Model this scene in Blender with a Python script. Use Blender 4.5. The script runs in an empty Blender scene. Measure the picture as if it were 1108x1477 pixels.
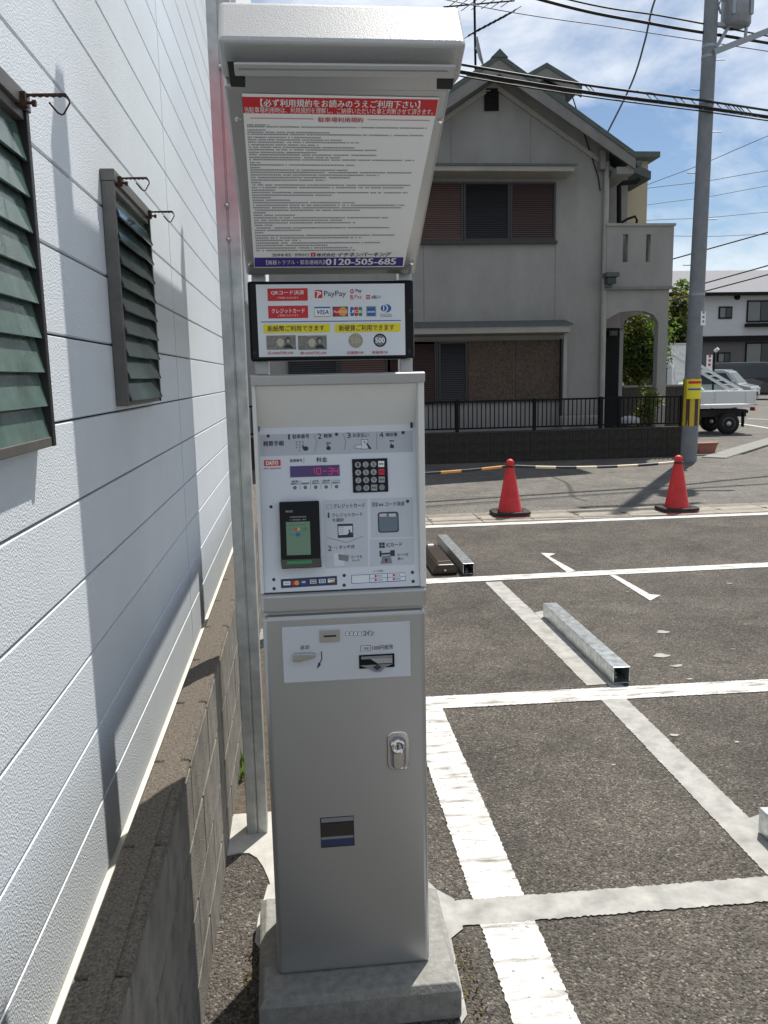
import bpy, bmesh, math, random
import numpy as np
from mathutils import Vector, Matrix
random.seed(7)
sc = bpy.context.scene
C = sc.collection
R = math.radians
# ------------------------------------------------------------------ camera
F, CX, CY, H = 1201.0, 554.0, 738.5, 1.71
def nrm(v): return v/np.linalg.norm(v)
_Y = nrm(np.array([430-CX, 545-CY, F])); _D = nrm(np.array([705-CX, 8100-CY, F]))
_D = nrm(_D-_Y*_D.dot(_Y)); _Z = -_D; _X = np.cross(_Y, _Z)
cam = bpy.data.cameras.new('camera'); co = bpy.data.objects.new('camera', cam); C.objects.link(co)
cam.sensor_fit = 'VERTICAL'; cam.sensor_height = 36; cam.sensor_width = 27; cam.lens = 36*F/1477
cam.clip_start = 0.05; cam.clip_end = 2000
right = Vector((_X[0], _Y[0], _Z[0])); down = Vector((_X[1], _Y[1], _Z[1])); fwd = Vector((_X[2], _Y[2], _Z[2]))
mw = Matrix((right, -down, -fwd)).transposed().to_4x4(); mw.translation = (0, 0, H)
co.matrix_world = mw; sc.camera = co
# ------------------------------------------------------------------ light
SUN_EL = R(59.5); SUN_H = Vector((0.555, 0.832))          # horizontal direction towards the sun
w = bpy.data.worlds.new('World'); sc.world = w; w.use_nodes = True
nt = w.node_tree; nt.nodes.clear()
N = nt.nodes.new; L = nt.links.new
sky = N('ShaderNodeTexSky'); sky.sky_type = 'NISHITA'; sky.sun_disc = False
sky.sun_elevation = SUN_EL; sky.sun_rotation = math.atan2(SUN_H.x, SUN_H.y)
sky.air_density = 1.0; sky.dust_density = 0.3; sky.ozone_density = 3.0
tc = N('ShaderNodeTexCoord'); mp = N('ShaderNodeMapping'); mp.inputs['Scale'].default_value = (1.0, 1.0, 2.2)
mp.inputs['Location'].default_value = (1.7, 0.4, 0.9); mp.inputs['Rotation'].default_value = (0.25, 0.2, 0.4)
nz = N('ShaderNodeTexNoise'); nz.inputs['Scale'].default_value = 2.3; nz.inputs['Detail'].default_value = 9; nz.inputs['Roughness'].default_value = 0.58
nz.inputs['Distortion'].default_value = 0.35
rp = N('ShaderNodeValToRGB'); rp.color_ramp.elements[0].position = 0.42; rp.color_ramp.elements[1].position = 0.64
mx = N('ShaderNodeMix'); mx.data_type = 'RGBA'
bgn = N('ShaderNodeBackground'); bgn.inputs['Strength'].default_value = 0.070
wo = N('ShaderNodeOutputWorld')
L(tc.outputs['Generated'], mp.inputs['Vector']); L(mp.outputs[0], nz.inputs['Vector']); L(nz.outputs[0], rp.inputs[0])
L(rp.outputs[0], mx.inputs[0]); L(sky.outputs[0], mx.inputs[6]); mx.inputs[7].default_value = (11.0, 11.4, 11.8, 1)
L(mx.outputs[2], bgn.inputs[0]); L(bgn.outputs[0], wo.inputs[0])
sd = bpy.data.lights.new('sun', 'SUN'); sd.energy = 4.4; sd.angle = R(0.53); sd.color = (1.0, 0.95, 0.87)
so = bpy.data.objects.new('sun', sd); C.objects.link(so)
sdir = Vector((SUN_H.x*math.cos(SUN_EL), SUN_H.y*math.cos(SUN_EL), math.sin(SUN_EL)))
so.rotation_euler = sdir.to_track_quat('Z', 'Y').to_euler()
so.location = (5, 8, 30)
vs = sc.view_settings; vs.view_transform = 'Standard'; vs.look = 'None'; vs.exposure = 0.48; vs.gamma = 1
# ------------------------------------------------------------------ measuring: pixel of the survey photo -> point on a real plane
O0 = np.array([0, 0, H])
def ray(u, v):
    d = np.array([u-CX, v-CY, F]); return np.array([d@_X, d@_Y, d@_Z])
def G(u, v, z=0.0):
    r = ray(u, v); return Vector(O0+(z-H)/r[2]*r)
def PY(u, v, y):
    r = ray(u, v); return Vector(O0+y/r[1]*r)
def PX(u, v, x):
    r = ray(u, v); return Vector(O0+x/r[0]*r)
# ------------------------------------------------------------------ materials
def mat(name, col, rough=0.6, metal=0.0, var=0.0, vscale=8.0, bump=0.0, bscale=60.0, col2=None, spec=0.5, emit=None, trans=0.0, detail=5, coat=0.0, bdist=0.01, alpha=1.0):
    m = bpy.data.materials.new(name); m.use_nodes = True
    t = m.node_tree; b = t.nodes['Principled BSDF']
    b.inputs['Base Color'].default_value = (*col, 1); b.inputs['Roughness'].default_value = rough; b.inputs['Metallic'].default_value = metal
    b.inputs['Specular IOR Level'].default_value = spec
    b.inputs['Transmission Weight'].default_value = trans; b.inputs['Coat Weight'].default_value = coat; b.inputs['Alpha'].default_value = alpha
    if emit: b.inputs['Emission Color'].default_value = (*emit[:3], 1); b.inputs['Emission Strength'].default_value = emit[3]
    if var or bump:
        tc = t.nodes.new('ShaderNodeTexCoord')
    if var:
        n = t.nodes.new('ShaderNodeTexNoise'); n.inputs['Scale'].default_value = vscale; n.inputs['Detail'].default_value = detail; n.inputs['Roughness'].default_value = 0.62
        t.links.new(tc.outputs['Object'], n.inputs['Vector'])
        r = t.nodes.new('ShaderNodeValToRGB'); r.color_ramp.elements[0].position = 0.3; r.color_ramp.elements[1].position = 0.7
        c2 = col2 or tuple(c*(1-var) for c in col)
        r.color_ramp.elements[0].color = (*c2, 1); r.color_ramp.elements[1].color = (*(min(1, c*(1+var*0.35)) for c in col), 1)
        t.links.new(n.outputs[0], r.inputs[0]); t.links.new(r.outputs[0], b.inputs['Base Color'])
    if bump:
        n2 = t.nodes.new('ShaderNodeTexNoise'); n2.inputs['Scale'].default_value = bscale; n2.inputs['Detail'].default_value = 3
        t.links.new(tc.outputs['Object'], n2.inputs['Vector'])
        bp = t.nodes.new('ShaderNodeBump'); bp.inputs['Strength'].default_value = bump; bp.inputs['Distance'].default_value = bdist
        t.links.new(n2.outputs[0], bp.inputs['Height']); t.links.new(bp.outputs[0], b.inputs['Normal'])
    return m
def asphalt(name, dark, mid, light, scale, bump, patch=0.35, spots=0.0):
    m = bpy.data.materials.new(name); m.use_nodes = True
    t = m.node_tree; b = t.nodes['Principled BSDF']; nn = t.nodes.new; l = t.links.new
    b.inputs['Roughness'].default_value = 0.88; b.inputs['Specular IOR Level'].default_value = 0.3
    tc = nn('ShaderNodeTexCoord')
    v = nn('ShaderNodeTexVoronoi'); v.inputs['Scale'].default_value = scale; v.inputs['Randomness'].default_value = 1
    l(tc.outputs['Object'], v.inputs['Vector'])
    sep = nn('ShaderNodeSeparateColor'); l(v.outputs['Color'], sep.inputs[0])
    r = nn('ShaderNodeValToRGB'); e = r.color_ramp.elements
    e[0].position = 0.0; e[0].color = (*dark, 1); e[1].position = 1.0; e[1].color = (*light, 1)
    k = e.new(0.55); k.color = (*mid, 1); k = e.new(0.9); k.color = (*(1.25*c for c in mid), 1)
    l(sep.outputs[0], r.inputs[0])
    n = nn('ShaderNodeTexNoise'); n.inputs['Scale'].default_value = 1.1; n.inputs['Detail'].default_value = 6; n.inputs['Roughness'].default_value = 0.6
    l(tc.outputs['Object'], n.inputs['Vector'])
    mr = nn('ShaderNodeMapRange'); mr.inputs[1].default_value = 0.3; mr.inputs[2].default_value = 0.7; mr.inputs[3].default_value = 1-patch; mr.inputs[4].default_value = 1+patch*0.6
    l(n.outputs[0], mr.inputs[0])
    mu = nn('ShaderNodeMix'); mu.data_type = 'RGBA'; mu.blend_type = 'MULTIPLY'; mu.inputs[0].default_value = 1
    n3 = nn('ShaderNodeTexNoise'); n3.inputs['Scale'].default_value = 5.5; n3.inputs['Detail'].default_value = 8; n3.inputs['Roughness'].default_value = 0.7; n3.inputs['Distortion'].default_value = 0.6
    l(tc.outputs['Object'], n3.inputs['Vector'])
    mr3 = nn('ShaderNodeMapRange'); mr3.inputs[1].default_value = 0.32; mr3.inputs[2].default_value = 0.62; mr3.inputs[3].default_value = 0.72; mr3.inputs[4].default_value = 1.08; l(n3.outputs[0], mr3.inputs[0])
    mm = nn('ShaderNodeMath'); mm.operation = 'MULTIPLY'; l(mr.outputs[0], mm.inputs[0]); l(mr3.outputs[0], mm.inputs[1])
    l(r.outputs[0], mu.inputs[6]); l(mm.outputs[0], mu.inputs[7]); l(mu.outputs[2], b.inputs['Base Color'])
    bp = nn('ShaderNodeBump'); bp.inputs['Strength'].default_value = bump; bp.inputs['Distance'].default_value = 0.006; bp.invert = True
    v2 = nn('ShaderNodeTexVoronoi'); v2.inputs['Scale'].default_value = scale*0.8; l(tc.outputs['Object'], v2.inputs['Vector'])
    ad = nn('ShaderNodeMath'); ad.operation = 'ADD'; l(v.outputs['Distance'], ad.inputs[0]); l(v2.outputs['Distance'], ad.inputs[1])
    l(ad.outputs[0], bp.inputs['Height']); l(bp.outputs[0], b.inputs['Normal'])
    return m
M = {}
M['lot'] = asphalt('lot_asphalt', (0.048, 0.043, 0.037), (0.114, 0.102, 0.087), (0.27, 0.24, 0.205), 135, 1.0, 0.36)
M['road'] = asphalt('road_asphalt', (0.085, 0.081, 0.072), (0.148, 0.14, 0.125), (0.27, 0.255, 0.23), 85, 0.4, 0.25)
M['concrete'] = mat('concrete', (0.265, 0.262, 0.245), 0.92, var=0.32, vscale=40, bump=0.5, bscale=150, bdist=0.004)
M['pale'] = mat('pale_concrete', (0.47, 0.455, 0.42), 0.92, var=0.25, vscale=12, bump=0.35, bscale=140, bdist=0.004)
M['mortar'] = mat('mortar_strip', (0.37, 0.365, 0.345), 0.92, var=0.35, vscale=11, bump=0.3, bscale=160, bdist=0.003)
M['gutter'] = mat('gutter_concrete', (0.33, 0.30, 0.25), 0.92, var=0.35, vscale=4, bump=0.3, bscale=90, bdist=0.004)
M['block'] = mat('block_face', (0.205, 0.19, 0.162), 0.95, var=0.5, vscale=9, bump=0.9, bscale=190, bdist=0.005)
M['block_top'] = mat('block_top', (0.175, 0.148, 0.117), 0.97, var=0.7, vscale=170, bump=1.0, bscale=230, bdist=0.008)
M['galv'] = mat('galvanized', (0.48, 0.50, 0.50), 0.42, 0.75, var=0.35, vscale=14, bump=0.03, bscale=40)
M['galv_new'] = mat('galvanized_tube', (0.62, 0.66, 0.68), 0.30, 0.85, var=0.4, vscale=22, detail=3)
M['silver'] = mat('silver_paint', (0.43, 0.437, 0.442), 0.34, 0.65, var=0.04, vscale=300, bump=0.03, bscale=900, bdist=0.001)
M['hood_silver'] = mat('hood_paint', (0.47, 0.475, 0.48), 0.42, 0.35, var=0.05, vscale=200, bump=0.25, bscale=330, bdist=0.002)
M['visor'] = mat('visor_paint', (0.70, 0.70, 0.68), 0.5, 0.0, var=0.02, vscale=20)
M['panel'] = mat('panel_print', (0.66, 0.70, 0.77), 0.35, var=0.02, vscale=6)
M['panel2'] = mat('panel_print_grey', (0.46, 0.49, 0.55), 0.4)
M['panel3'] = mat('panel_print_mid', (0.53, 0.565, 0.63), 0.4)
M['white'] = mat('white_print', (0.90, 0.91, 0.92), 0.45)
M['fineprint'] = mat('fine_print', (0.10, 0.10, 0.12), 0.6)
M['screenwhite'] = mat('sign_white', (0.74, 0.78, 0.83), 0.35)
M['black'] = mat('black_gloss', (0.006, 0.006, 0.007), 0.22, spec=0.18)
M['keyblack'] = mat('keypad_black', (0.010, 0.012, 0.022), 0.4, spec=0.2)
M['blackmatte'] = mat('black_matte', (0.012, 0.012, 0.014), 0.6)
M['wbrown'] = mat('wrap_brown', (0.06, 0.04, 0.025), 0.6)
M['ink'] = mat('ink', (0.03, 0.035, 0.05), 0.6)
M['grey'] = mat('grey_print', (0.22, 0.23, 0.25), 0.6)
M['key'] = mat('key_grey', (0.36, 0.36, 0.36), 0.5)
M['red'] = mat('red_print', (0.60, 0.02, 0.03), 0.5)
M['redink'] = mat('red_ink', (0.55, 0.04, 0.06), 0.5)
M['navy'] = mat('navy_print', (0.045, 0.03, 0.24), 0.5)
M['darknavy'] = mat('dark_navy_print', (0.03, 0.04, 0.10), 0.5)
M['yellow'] = mat('yellow_print', (0.85, 0.72, 0.02), 0.5)
M['orange'] = mat('orange_print', (0.80, 0.35, 0.06), 0.5)
M['bluep'] = mat('blue_print', (0.03, 0.12, 0.40), 0.5)
M['greenp'] = mat('green_print', (0.04, 0.25, 0.10), 0.5)
M['note'] = mat('note_print', (0.27, 0.27, 0.24), 0.6, var=0.5, vscale=260)
M['notelight'] = mat('note_light', (0.52, 0.50, 0.40), 0.6)
M['coin'] = mat('coin_print', (0.42, 0.37, 0.27), 0.5, var=0.2, vscale=200)
M['purple'] = mat('display_purple', (0.075, 0.035, 0.16), 0.15)
M['led'] = mat('led_red', (0.4, 0.02, 0.10), 0.4, emit=(1.0, 0.02, 0.12, 0.16))
M['lcd'] = mat('lcd_green', (0.12, 0.20, 0.14), 0.3, spec=0.3, emit=(0.25, 0.45, 0.30, 0.05))
M['glasstray'] = mat('clear_plastic', (0.9, 0.92, 0.92), 0.06, trans=0.95, alpha=0.45)
M['chrome'] = mat('chrome', (0.72, 0.73, 0.74), 0.14, 1.0)
M['brushed'] = mat('brushed_metal', (0.45, 0.45, 0.44), 0.35, 0.8)
M['siding'] = mat('siding', (0.665, 0.715, 0.76), 0.5, var=0.07, vscale=1.5, bump=0.72, bscale=175, bdist=0.005)
M['flash'] = mat('flashing', (0.72, 0.68, 0.58), 0.5, var=0.15, vscale=9)
M['alu'] = mat('aluminium_frame', (0.17, 0.16, 0.15), 0.45, 0.5, var=0.25, vscale=12)
M['darkalu'] = mat('dark_frame', (0.035, 0.033, 0.032), 0.4, 0.3)
M['rust'] = mat('rusty_iron', (0.085, 0.045, 0.03), 0.85, 0.2, var=0.6, vscale=60, bump=0.5, bscale=150)
M['interior'] = mat('dark_interior', (0.008, 0.009, 0.009), 0.9)
M['louvre'] = mat('louvre_glass', (0.12, 0.185, 0.165), 0.10, var=0.55, vscale=5, spec=0.8)
def worn_paint():
    m = mat('white_road_paint', (0.62, 0.61, 0.585), 0.85, bump=0.5, bscale=140, bdist=0.004); t = m.node_tree; b = t.nodes['Principled BSDF']; nn = t.nodes.new; l = t.links.new
    tc = nn('ShaderNodeTexCoord'); mp = nn('ShaderNodeMapping'); mp.inputs['Scale'].default_value = (3.5, 16, 1); l(tc.outputs['Object'], mp.inputs[0])
    n1 = nn('ShaderNodeTexNoise'); n1.inputs['Scale'].default_value = 1.6; n1.inputs['Detail'].default_value = 7; n1.inputs['Roughness'].default_value = 0.65; l(mp.outputs[0], n1.inputs['Vector'])
    n2 = nn('ShaderNodeTexNoise'); n2.inputs['Scale'].default_value = 55; n2.inputs['Detail'].default_value = 4; l(tc.outputs['Object'], n2.inputs['Vector'])
    r1 = nn('ShaderNodeValToRGB'); e = r1.color_ramp.elements; e[0].position = 0.34; e[0].color = (0.22, 0.205, 0.175, 1); e[1].position = 0.50; e[1].color = (0.56, 0.555, 0.54, 1); l(n1.outputs[0], r1.inputs[0])
    r2 = nn('ShaderNodeValToRGB'); e = r2.color_ramp.elements; e[0].position = 0.27; e[0].color = (0.25, 0.24, 0.22, 1); e[1].position = 0.36; e[1].color = (1, 1, 1, 1); l(n2.outputs[0], r2.inputs[0])
    mu = nn('ShaderNodeMix'); mu.data_type = 'RGBA'; mu.blend_type = 'MULTIPLY'; mu.inputs[0].default_value = 1; l(r1.outputs[0], mu.inputs[6]); l(r2.outputs[0], mu.inputs[7]); l(mu.outputs[2], b.inputs['Base Color'])
    return m
M['paint'] = worn_paint()
M['cone'] = mat('cone_red', (0.66, 0.028, 0.032), 0.55, var=0.28, vscale=5)
M['rubber'] = mat('black_rubber', (0.018, 0.018, 0.018), 0.8)
M['brown'] = mat('brown_paint', (0.045, 0.032, 0.024), 0.35, 0.3)
def stucco():
    m = mat('house_stucco', (0.40, 0.385, 0.36), 0.93, bump=0.5, bscale=45, bdist=0.008); t = m.node_tree; b = t.nodes['Principled BSDF']; nn = t.nodes.new; l = t.links.new
    tc = nn('ShaderNodeTexCoord'); mp = nn('ShaderNodeMapping'); mp.inputs['Scale'].default_value = (0.9, 0.9, 0.45); l(tc.outputs['Object'], mp.inputs[0])
    n1 = nn('ShaderNodeTexNoise'); n1.inputs['Scale'].default_value = 1.3; n1.inputs['Detail'].default_value = 7; n1.inputs['Roughness'].default_value = 0.65; l(mp.outputs[0], n1.inputs['Vector'])
    r1 = nn('ShaderNodeValToRGB'); e = r1.color_ramp.elements; e[0].position = 0.28; e[0].color = (0.25, 0.243, 0.23, 1); e[1].position = 0.62; e[1].color = (0.335, 0.325, 0.305, 1); l(n1.outputs[0], r1.inputs[0]); l(r1.outputs[0], b.inputs['Base Color'])
    return m
M['stucco'] = stucco()
M['stucco2'] = mat('beige_stucco', (0.52, 0.45, 0.31), 0.93, var=0.12, vscale=1.5)
M['trim'] = mat('house_trim', (0.36, 0.345, 0.31), 0.7, var=0.15, vscale=3)
M['rooftile'] = mat('roof_slate', (0.10, 0.12, 0.115), 0.7, var=0.25, vscale=6)
M['fascia'] = mat('fascia_grey', (0.24, 0.235, 0.22), 0.8, var=0.25, vscale=3)
M['redshut'] = mat('red_shutter', (0.125, 0.07, 0.062), 0.6, var=0.1, vscale=5)
M['brownshut'] = mat('brown_shutter', (0.075, 0.045, 0.042), 0.55)
M['darkshut'] = mat('dark_shutter', (0.022, 0.021, 0.025), 0.55)
M['reed'] = mat('reed_screen', (0.17, 0.125, 0.095), 0.85, var=0.65, vscale=22)
M['iron'] = mat('black_iron', (0.009, 0.009, 0.010), 0.7, spec=0.2)
M['fblock'] = mat('fence_block', (0.060, 0.054, 0.047), 0.95, var=0.35, vscale=9, bump=0.4, bscale=60)
M['pole'] = mat('pole_concrete', (0.22, 0.235, 0.25), 0.85, var=0.2, vscale=5)
M['cable'] = mat('cable_black', (0.012, 0.012, 0.013), 0.6)
M['cablegrey'] = mat('cable_grey', (0.10, 0.11, 0.125), 0.6)
M['steel'] = mat('steel_grey', (0.33, 0.36, 0.39), 0.5, 0.4, var=0.15, vscale=8)
M['wyellow'] = mat('warning_yellow', (0.62, 0.44, 0.04), 0.6, var=0.12, vscale=8)
M['truck'] = mat('truck_white', (0.72, 0.74, 0.75), 0.3, coat=0.4)
M['glass'] = mat('car_glass', (0.02, 0.03, 0.035), 0.06)
M['tyre'] = mat('tyre', (0.015, 0.015, 0.015), 0.85)
M['rim'] = mat('rim', (0.45, 0.45, 0.46), 0.35, 0.7)
M['tail'] = mat('tail_lamp', (0.42, 0.015, 0.015), 0.25)
M['amber'] = mat('amber_lamp', (0.6, 0.2, 0.02), 0.25)
M['carblack'] = mat('car_black', (0.010, 0.011, 0.014), 0.15, coat=0.6)
M['carsilver'] = mat('car_silver', (0.30, 0.34, 0.35), 0.25, 0.3, coat=0.5)
M['whitewall'] = mat('far_white_wall', (0.55, 0.56, 0.57), 0.9, var=0.06, vscale=2)
M['darkwall'] = mat('far_dark_wall', (0.13, 0.12, 0.12), 0.9)
M['farroof'] = mat('far_roof', (0.185, 0.19, 0.21), 0.8, var=0.1, vscale=4)
def leafmat(name, col, tcol):
    m = mat(name, col, 0.5, var=0.4, vscale=6); t = m.node_tree; b = t.nodes['Principled BSDF']; out = t.nodes['Material Output']
    tr = t.nodes.new('ShaderNodeBsdfTranslucent'); tr.inputs[0].default_value = (*tcol, 1); mx = t.nodes.new('ShaderNodeMixShader'); mx.inputs[0].default_value = 0.45
    t.links.new(b.outputs[0], mx.inputs[1]); t.links.new(tr.outputs[0], mx.inputs[2]); t.links.new(mx.outputs[0], out.inputs[0]); return m
M['leafy'] = leafmat('leaf_yellowgreen', (0.17, 0.17, 0.035), (0.36, 0.36, 0.05))
M['leafg'] = leafmat('leaf_green', (0.07, 0.12, 0.025), (0.16, 0.26, 0.04))
M['leafd'] = leafmat('leaf_dark', (0.035, 0.06, 0.018), (0.07, 0.11, 0.02))
M['bark'] = mat('bark', (0.07, 0.05, 0.035), 0.9)
M['terra'] = mat('terracotta', (0.32, 0.13, 0.10), 0.85, var=0.2, vscale=8)
M['straw'] = mat('weed_yellow', (0.15, 0.115, 0.05), 0.9)
M['dirt'] = mat('dirt', (0.10, 0.08, 0.055), 1.0, var=0.5, vscale=30, bump=0.8, bscale=90)
# galvanised post skin, with a soft red reflection painted into its base colour
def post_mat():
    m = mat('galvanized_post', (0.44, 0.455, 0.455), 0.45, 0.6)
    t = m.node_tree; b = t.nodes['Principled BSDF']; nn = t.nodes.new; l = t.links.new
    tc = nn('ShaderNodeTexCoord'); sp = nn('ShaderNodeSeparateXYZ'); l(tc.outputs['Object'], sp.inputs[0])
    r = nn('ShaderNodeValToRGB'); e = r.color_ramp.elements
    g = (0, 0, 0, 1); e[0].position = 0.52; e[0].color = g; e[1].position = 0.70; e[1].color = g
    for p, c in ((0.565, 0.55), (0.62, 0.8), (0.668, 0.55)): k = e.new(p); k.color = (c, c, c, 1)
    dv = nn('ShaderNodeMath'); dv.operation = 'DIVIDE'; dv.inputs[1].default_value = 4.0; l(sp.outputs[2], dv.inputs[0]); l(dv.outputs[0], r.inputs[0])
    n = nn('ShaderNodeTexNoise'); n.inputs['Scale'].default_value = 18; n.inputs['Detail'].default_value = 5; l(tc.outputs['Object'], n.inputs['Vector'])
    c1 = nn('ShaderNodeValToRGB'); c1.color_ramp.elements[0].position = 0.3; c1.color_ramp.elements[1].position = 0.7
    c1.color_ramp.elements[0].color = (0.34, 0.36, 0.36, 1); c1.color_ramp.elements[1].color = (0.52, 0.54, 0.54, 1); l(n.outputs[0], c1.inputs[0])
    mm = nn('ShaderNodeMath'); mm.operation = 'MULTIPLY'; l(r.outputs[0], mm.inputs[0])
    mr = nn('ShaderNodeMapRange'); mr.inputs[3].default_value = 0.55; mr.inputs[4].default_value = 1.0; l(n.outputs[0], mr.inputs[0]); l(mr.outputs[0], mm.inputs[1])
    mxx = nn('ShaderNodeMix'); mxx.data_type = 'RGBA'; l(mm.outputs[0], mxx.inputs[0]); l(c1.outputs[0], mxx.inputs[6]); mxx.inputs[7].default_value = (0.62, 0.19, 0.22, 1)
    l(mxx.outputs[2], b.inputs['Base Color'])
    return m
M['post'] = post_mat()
# stripes along local X for cone bars and warning wraps
def stripe(name, axis, period, cols, rough=0.5):
    m = bpy.data.materials.new(name); m.use_nodes = True; t = m.node_tree; b = t.nodes['Principled BSDF']; b.inputs['Roughness'].default_value = rough
    tc = t.nodes.new('ShaderNodeTexCoord'); sp = t.nodes.new('ShaderNodeSeparateXYZ'); t.links.new(tc.outputs['Object'], sp.inputs[0])
    d = t.nodes.new('ShaderNodeMath'); d.operation = 'DIVIDE'; d.inputs[1].default_value = period; t.links.new(sp.outputs[axis], d.inputs[0])
    f = t.nodes.new('ShaderNodeMath'); f.operation = 'FRACT'; t.links.new(d.outputs[0], f.inputs[0])
    r = t.nodes.new('ShaderNodeValToRGB'); r.color_ramp.interpolation = 'CONSTANT'
    r.color_ramp.elements[0].position = 0; r.color_ramp.elements[0].color = (*cols[0], 1); r.color_ramp.elements[1].position = 0.5; r.color_ramp.elements[1].color = (*cols[1], 1)
    t.links.new(f.outputs[0], r.inputs[0]); t.links.new(r.outputs[0], b.inputs['Base Color'])
    return m
M['bar_bw'] = stripe('bar_black_white', 0, 0.5, ((0.02, 0.02, 0.025), (0.66, 0.56, 0.40)))
M['bar_or'] = stripe('bar_black_orange', 0, 0.5, ((0.02, 0.02, 0.025), (0.72, 0.33, 0.06)))
# ------------------------------------------------------------------ mesh helpers
ROOT = {}
def tag(o, label=None, cat=None, group=None, kind=None):
    if label: o['label'] = label
    if cat: o['category'] = cat
    if group: o['group'] = group
    if kind: o['kind'] = kind
    return o
def thing(name, label, cat, loc=(0, 0, 0), group=None, mtx=None):
    o = bpy.data.objects.new(name, None); C.objects.link(o); o.empty_display_size = 0.1
    o.matrix_world = mtx if mtx is not None else Matrix.Translation(loc)
    ROOT[o.name] = (mtx.copy() if mtx is not None else Matrix.Translation(loc))
    return tag(o, label, cat, group)
def rootmtx(p):
    while p is not None:
        if p.name in ROOT: return ROOT[p.name]
        p = p.parent
    return Matrix()
class MB:
    def __init__(s): s.v = []; s.f = []; s.sm = []
    def add(s, vs, fs, smooth=False):
        k = len(s.v); s.v += [tuple(v) for v in vs]; s.f += [tuple(i+k for i in f) for f in fs]; s.sm += [smooth]*len(fs); return s
    def box(s, x0, x1, y0, y1, z0, z1):
        return s.add([(x, y, z) for z in (z0, z1) for y in (y0, y1) for x in (x0, x1)], [(0, 2, 3, 1), (4, 5, 7, 6), (0, 1, 5, 4), (2, 6, 7, 3), (0, 4, 6, 2), (1, 3, 7, 5)])
    def prism(s, poly, axis, a, b):
        """poly: list of 2-D points in the two other axes (order x,y,z minus axis), extruded from a to b"""
        n = len(poly)
        def p3(p, t):
            q = list(p); q.insert(axis, t); return tuple(q)
        vs = [p3(p, a) for p in poly]+[p3(p, b) for p in poly]
        ar = sum(poly[i][0]*poly[(i+1) % n][1]-poly[(i+1) % n][0]*poly[i][1] for i in range(n))
        flip = (ar > 0) != (axis == 1)
        f = [tuple(range(n)), tuple(range(2*n-1, n-1, -1))]+[(i, i+n, (i+1) % n+n, (i+1) % n) for i in range(n)]
        if not flip: f = [tuple(reversed(q)) for q in f]
        return s.add(vs, f)
    def obox(s, c, ax, ay, az):
        c, ax, ay, az = Vector(c), Vector(ax), Vector(ay), Vector(az)
        return s.add([c+ax*i+ay*j+az*k for k in (-1, 1) for j in (-1, 1) for i in (-1, 1)], [(0, 2, 3, 1), (4, 5, 7, 6), (0, 1, 5, 4), (2, 6, 7, 3), (0, 4, 6, 2), (1, 3, 7, 5)])
    def bar(s, p, q, wx, wz=None, up=(0, 0, 1)):
        p, q = Vector(p), Vector(q); d = (q-p); Ln = d.length; d.normalize(); u = Vector(up)
        if abs(d.dot(u)) > 0.98: u = Vector((1, 0, 0))
        sx = d.cross(u).normalized(); sz = sx.cross(d); wz = wz or wx
        return s.obox((p+q)/2, sx*wx/2, d*Ln/2, sz*wz/2)
    def tube(s, pts, r, n=8, caps=True, r2=None):
        pts = [Vector(p) for p in pts]; m = len(pts); k = len(s.v); vs = []
        for i, p in enumerate(pts):
            d = (pts[min(i+1, m-1)]-pts[max(i-1, 0)]).normalized()
            a = d.orthogonal().normalized() if i == 0 else (pa-d*pa.dot(d)).normalized()
            pa = a; b = d.cross(a); rr = r if r2 is None else r+(r2-r)*i/(m-1)
            vs += [p+(a*math.cos(2*math.pi*j/n)+b*math.sin(2*math.pi*j/n))*rr for j in range(n)]
        fs = [(i*n+j, i*n+(j+1) % n, (i+1)*n+(j+1) % n, (i+1)*n+j) for i in range(m-1) for j in range(n)]
        s.add(vs, fs, True)
        if caps: s.add(vs[:n], [tuple(range(n-1, -1, -1))]); s.add(vs[-n:], [tuple(range(n))])
        return s
    def lathe(s, prof, c=(0, 0, 0), n=24, axis=2):
        vs = []; m = len(prof)
        for r, h in prof:
            for j in range(n):
                a = 2*math.pi*j/n; p = (r*math.cos(a), r*math.sin(a), h)
                if axis == 1: p = (p[0], -p[2], p[1])
                vs.append((p[0]+c[0], p[1]+c[1], p[2]+c[2]))
        fs = [(i*n+j, i*n+(j+1) % n, (i+1)*n+(j+1) % n, (i+1)*n+j) for i in range(m-1) for j in range(n)]
        s.add(vs, fs, True); s.add(vs[:n], [tuple(range(n-1, -1, -1))]); s.add(vs[-n:], [tuple(range(n))]); return s
    def mesh(s, name, m, tr=None):
        me = bpy.data.meshes.new(name)
        vs = s.v if tr is None else [tuple(tr@Vector(v)) for v in s.v]
        me.from_pydata(vs, [], s.f); me.polygons.foreach_set('use_smooth', s.sm); me.update()
        if m: me.materials.append(M[m] if isinstance(m, str) else m)
        return me
    def build(s, name, m, parent=None, local=False, bevel=0.0, seg=2, org=None):
        tr = None
        if parent is not None and not local: tr = rootmtx(parent).inverted()
        if org is not None: tr = Matrix.Translation(-Vector(org))
        me = s.mesh(name, m, tr); o = bpy.data.objects.new(name, me); C.objects.link(o)
        if parent is not None: o.parent = parent
        if org is not None: o.location = org
        if bevel:
            b = o.modifiers.new('bevel', 'BEVEL'); b.width = bevel; b.segments = seg; b.limit_method = 'ANGLE'; b.angle_limit = R(40); b.harden_normals = False
        return o
def piece(name, me, loc, parent, rot=None, bevel=0):
    o = bpy.data.objects.new(name, me); C.objects.link(o); o.parent = parent
    o.location = rootmtx(parent).inverted()@Vector(loc)
    if rot: o.rotation_euler = rot
    if bevel:
        b = o.modifiers.new('bevel', 'BEVEL'); b.width = bevel; b.segments = 1; b.limit_method = 'ANGLE'
    return o
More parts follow.
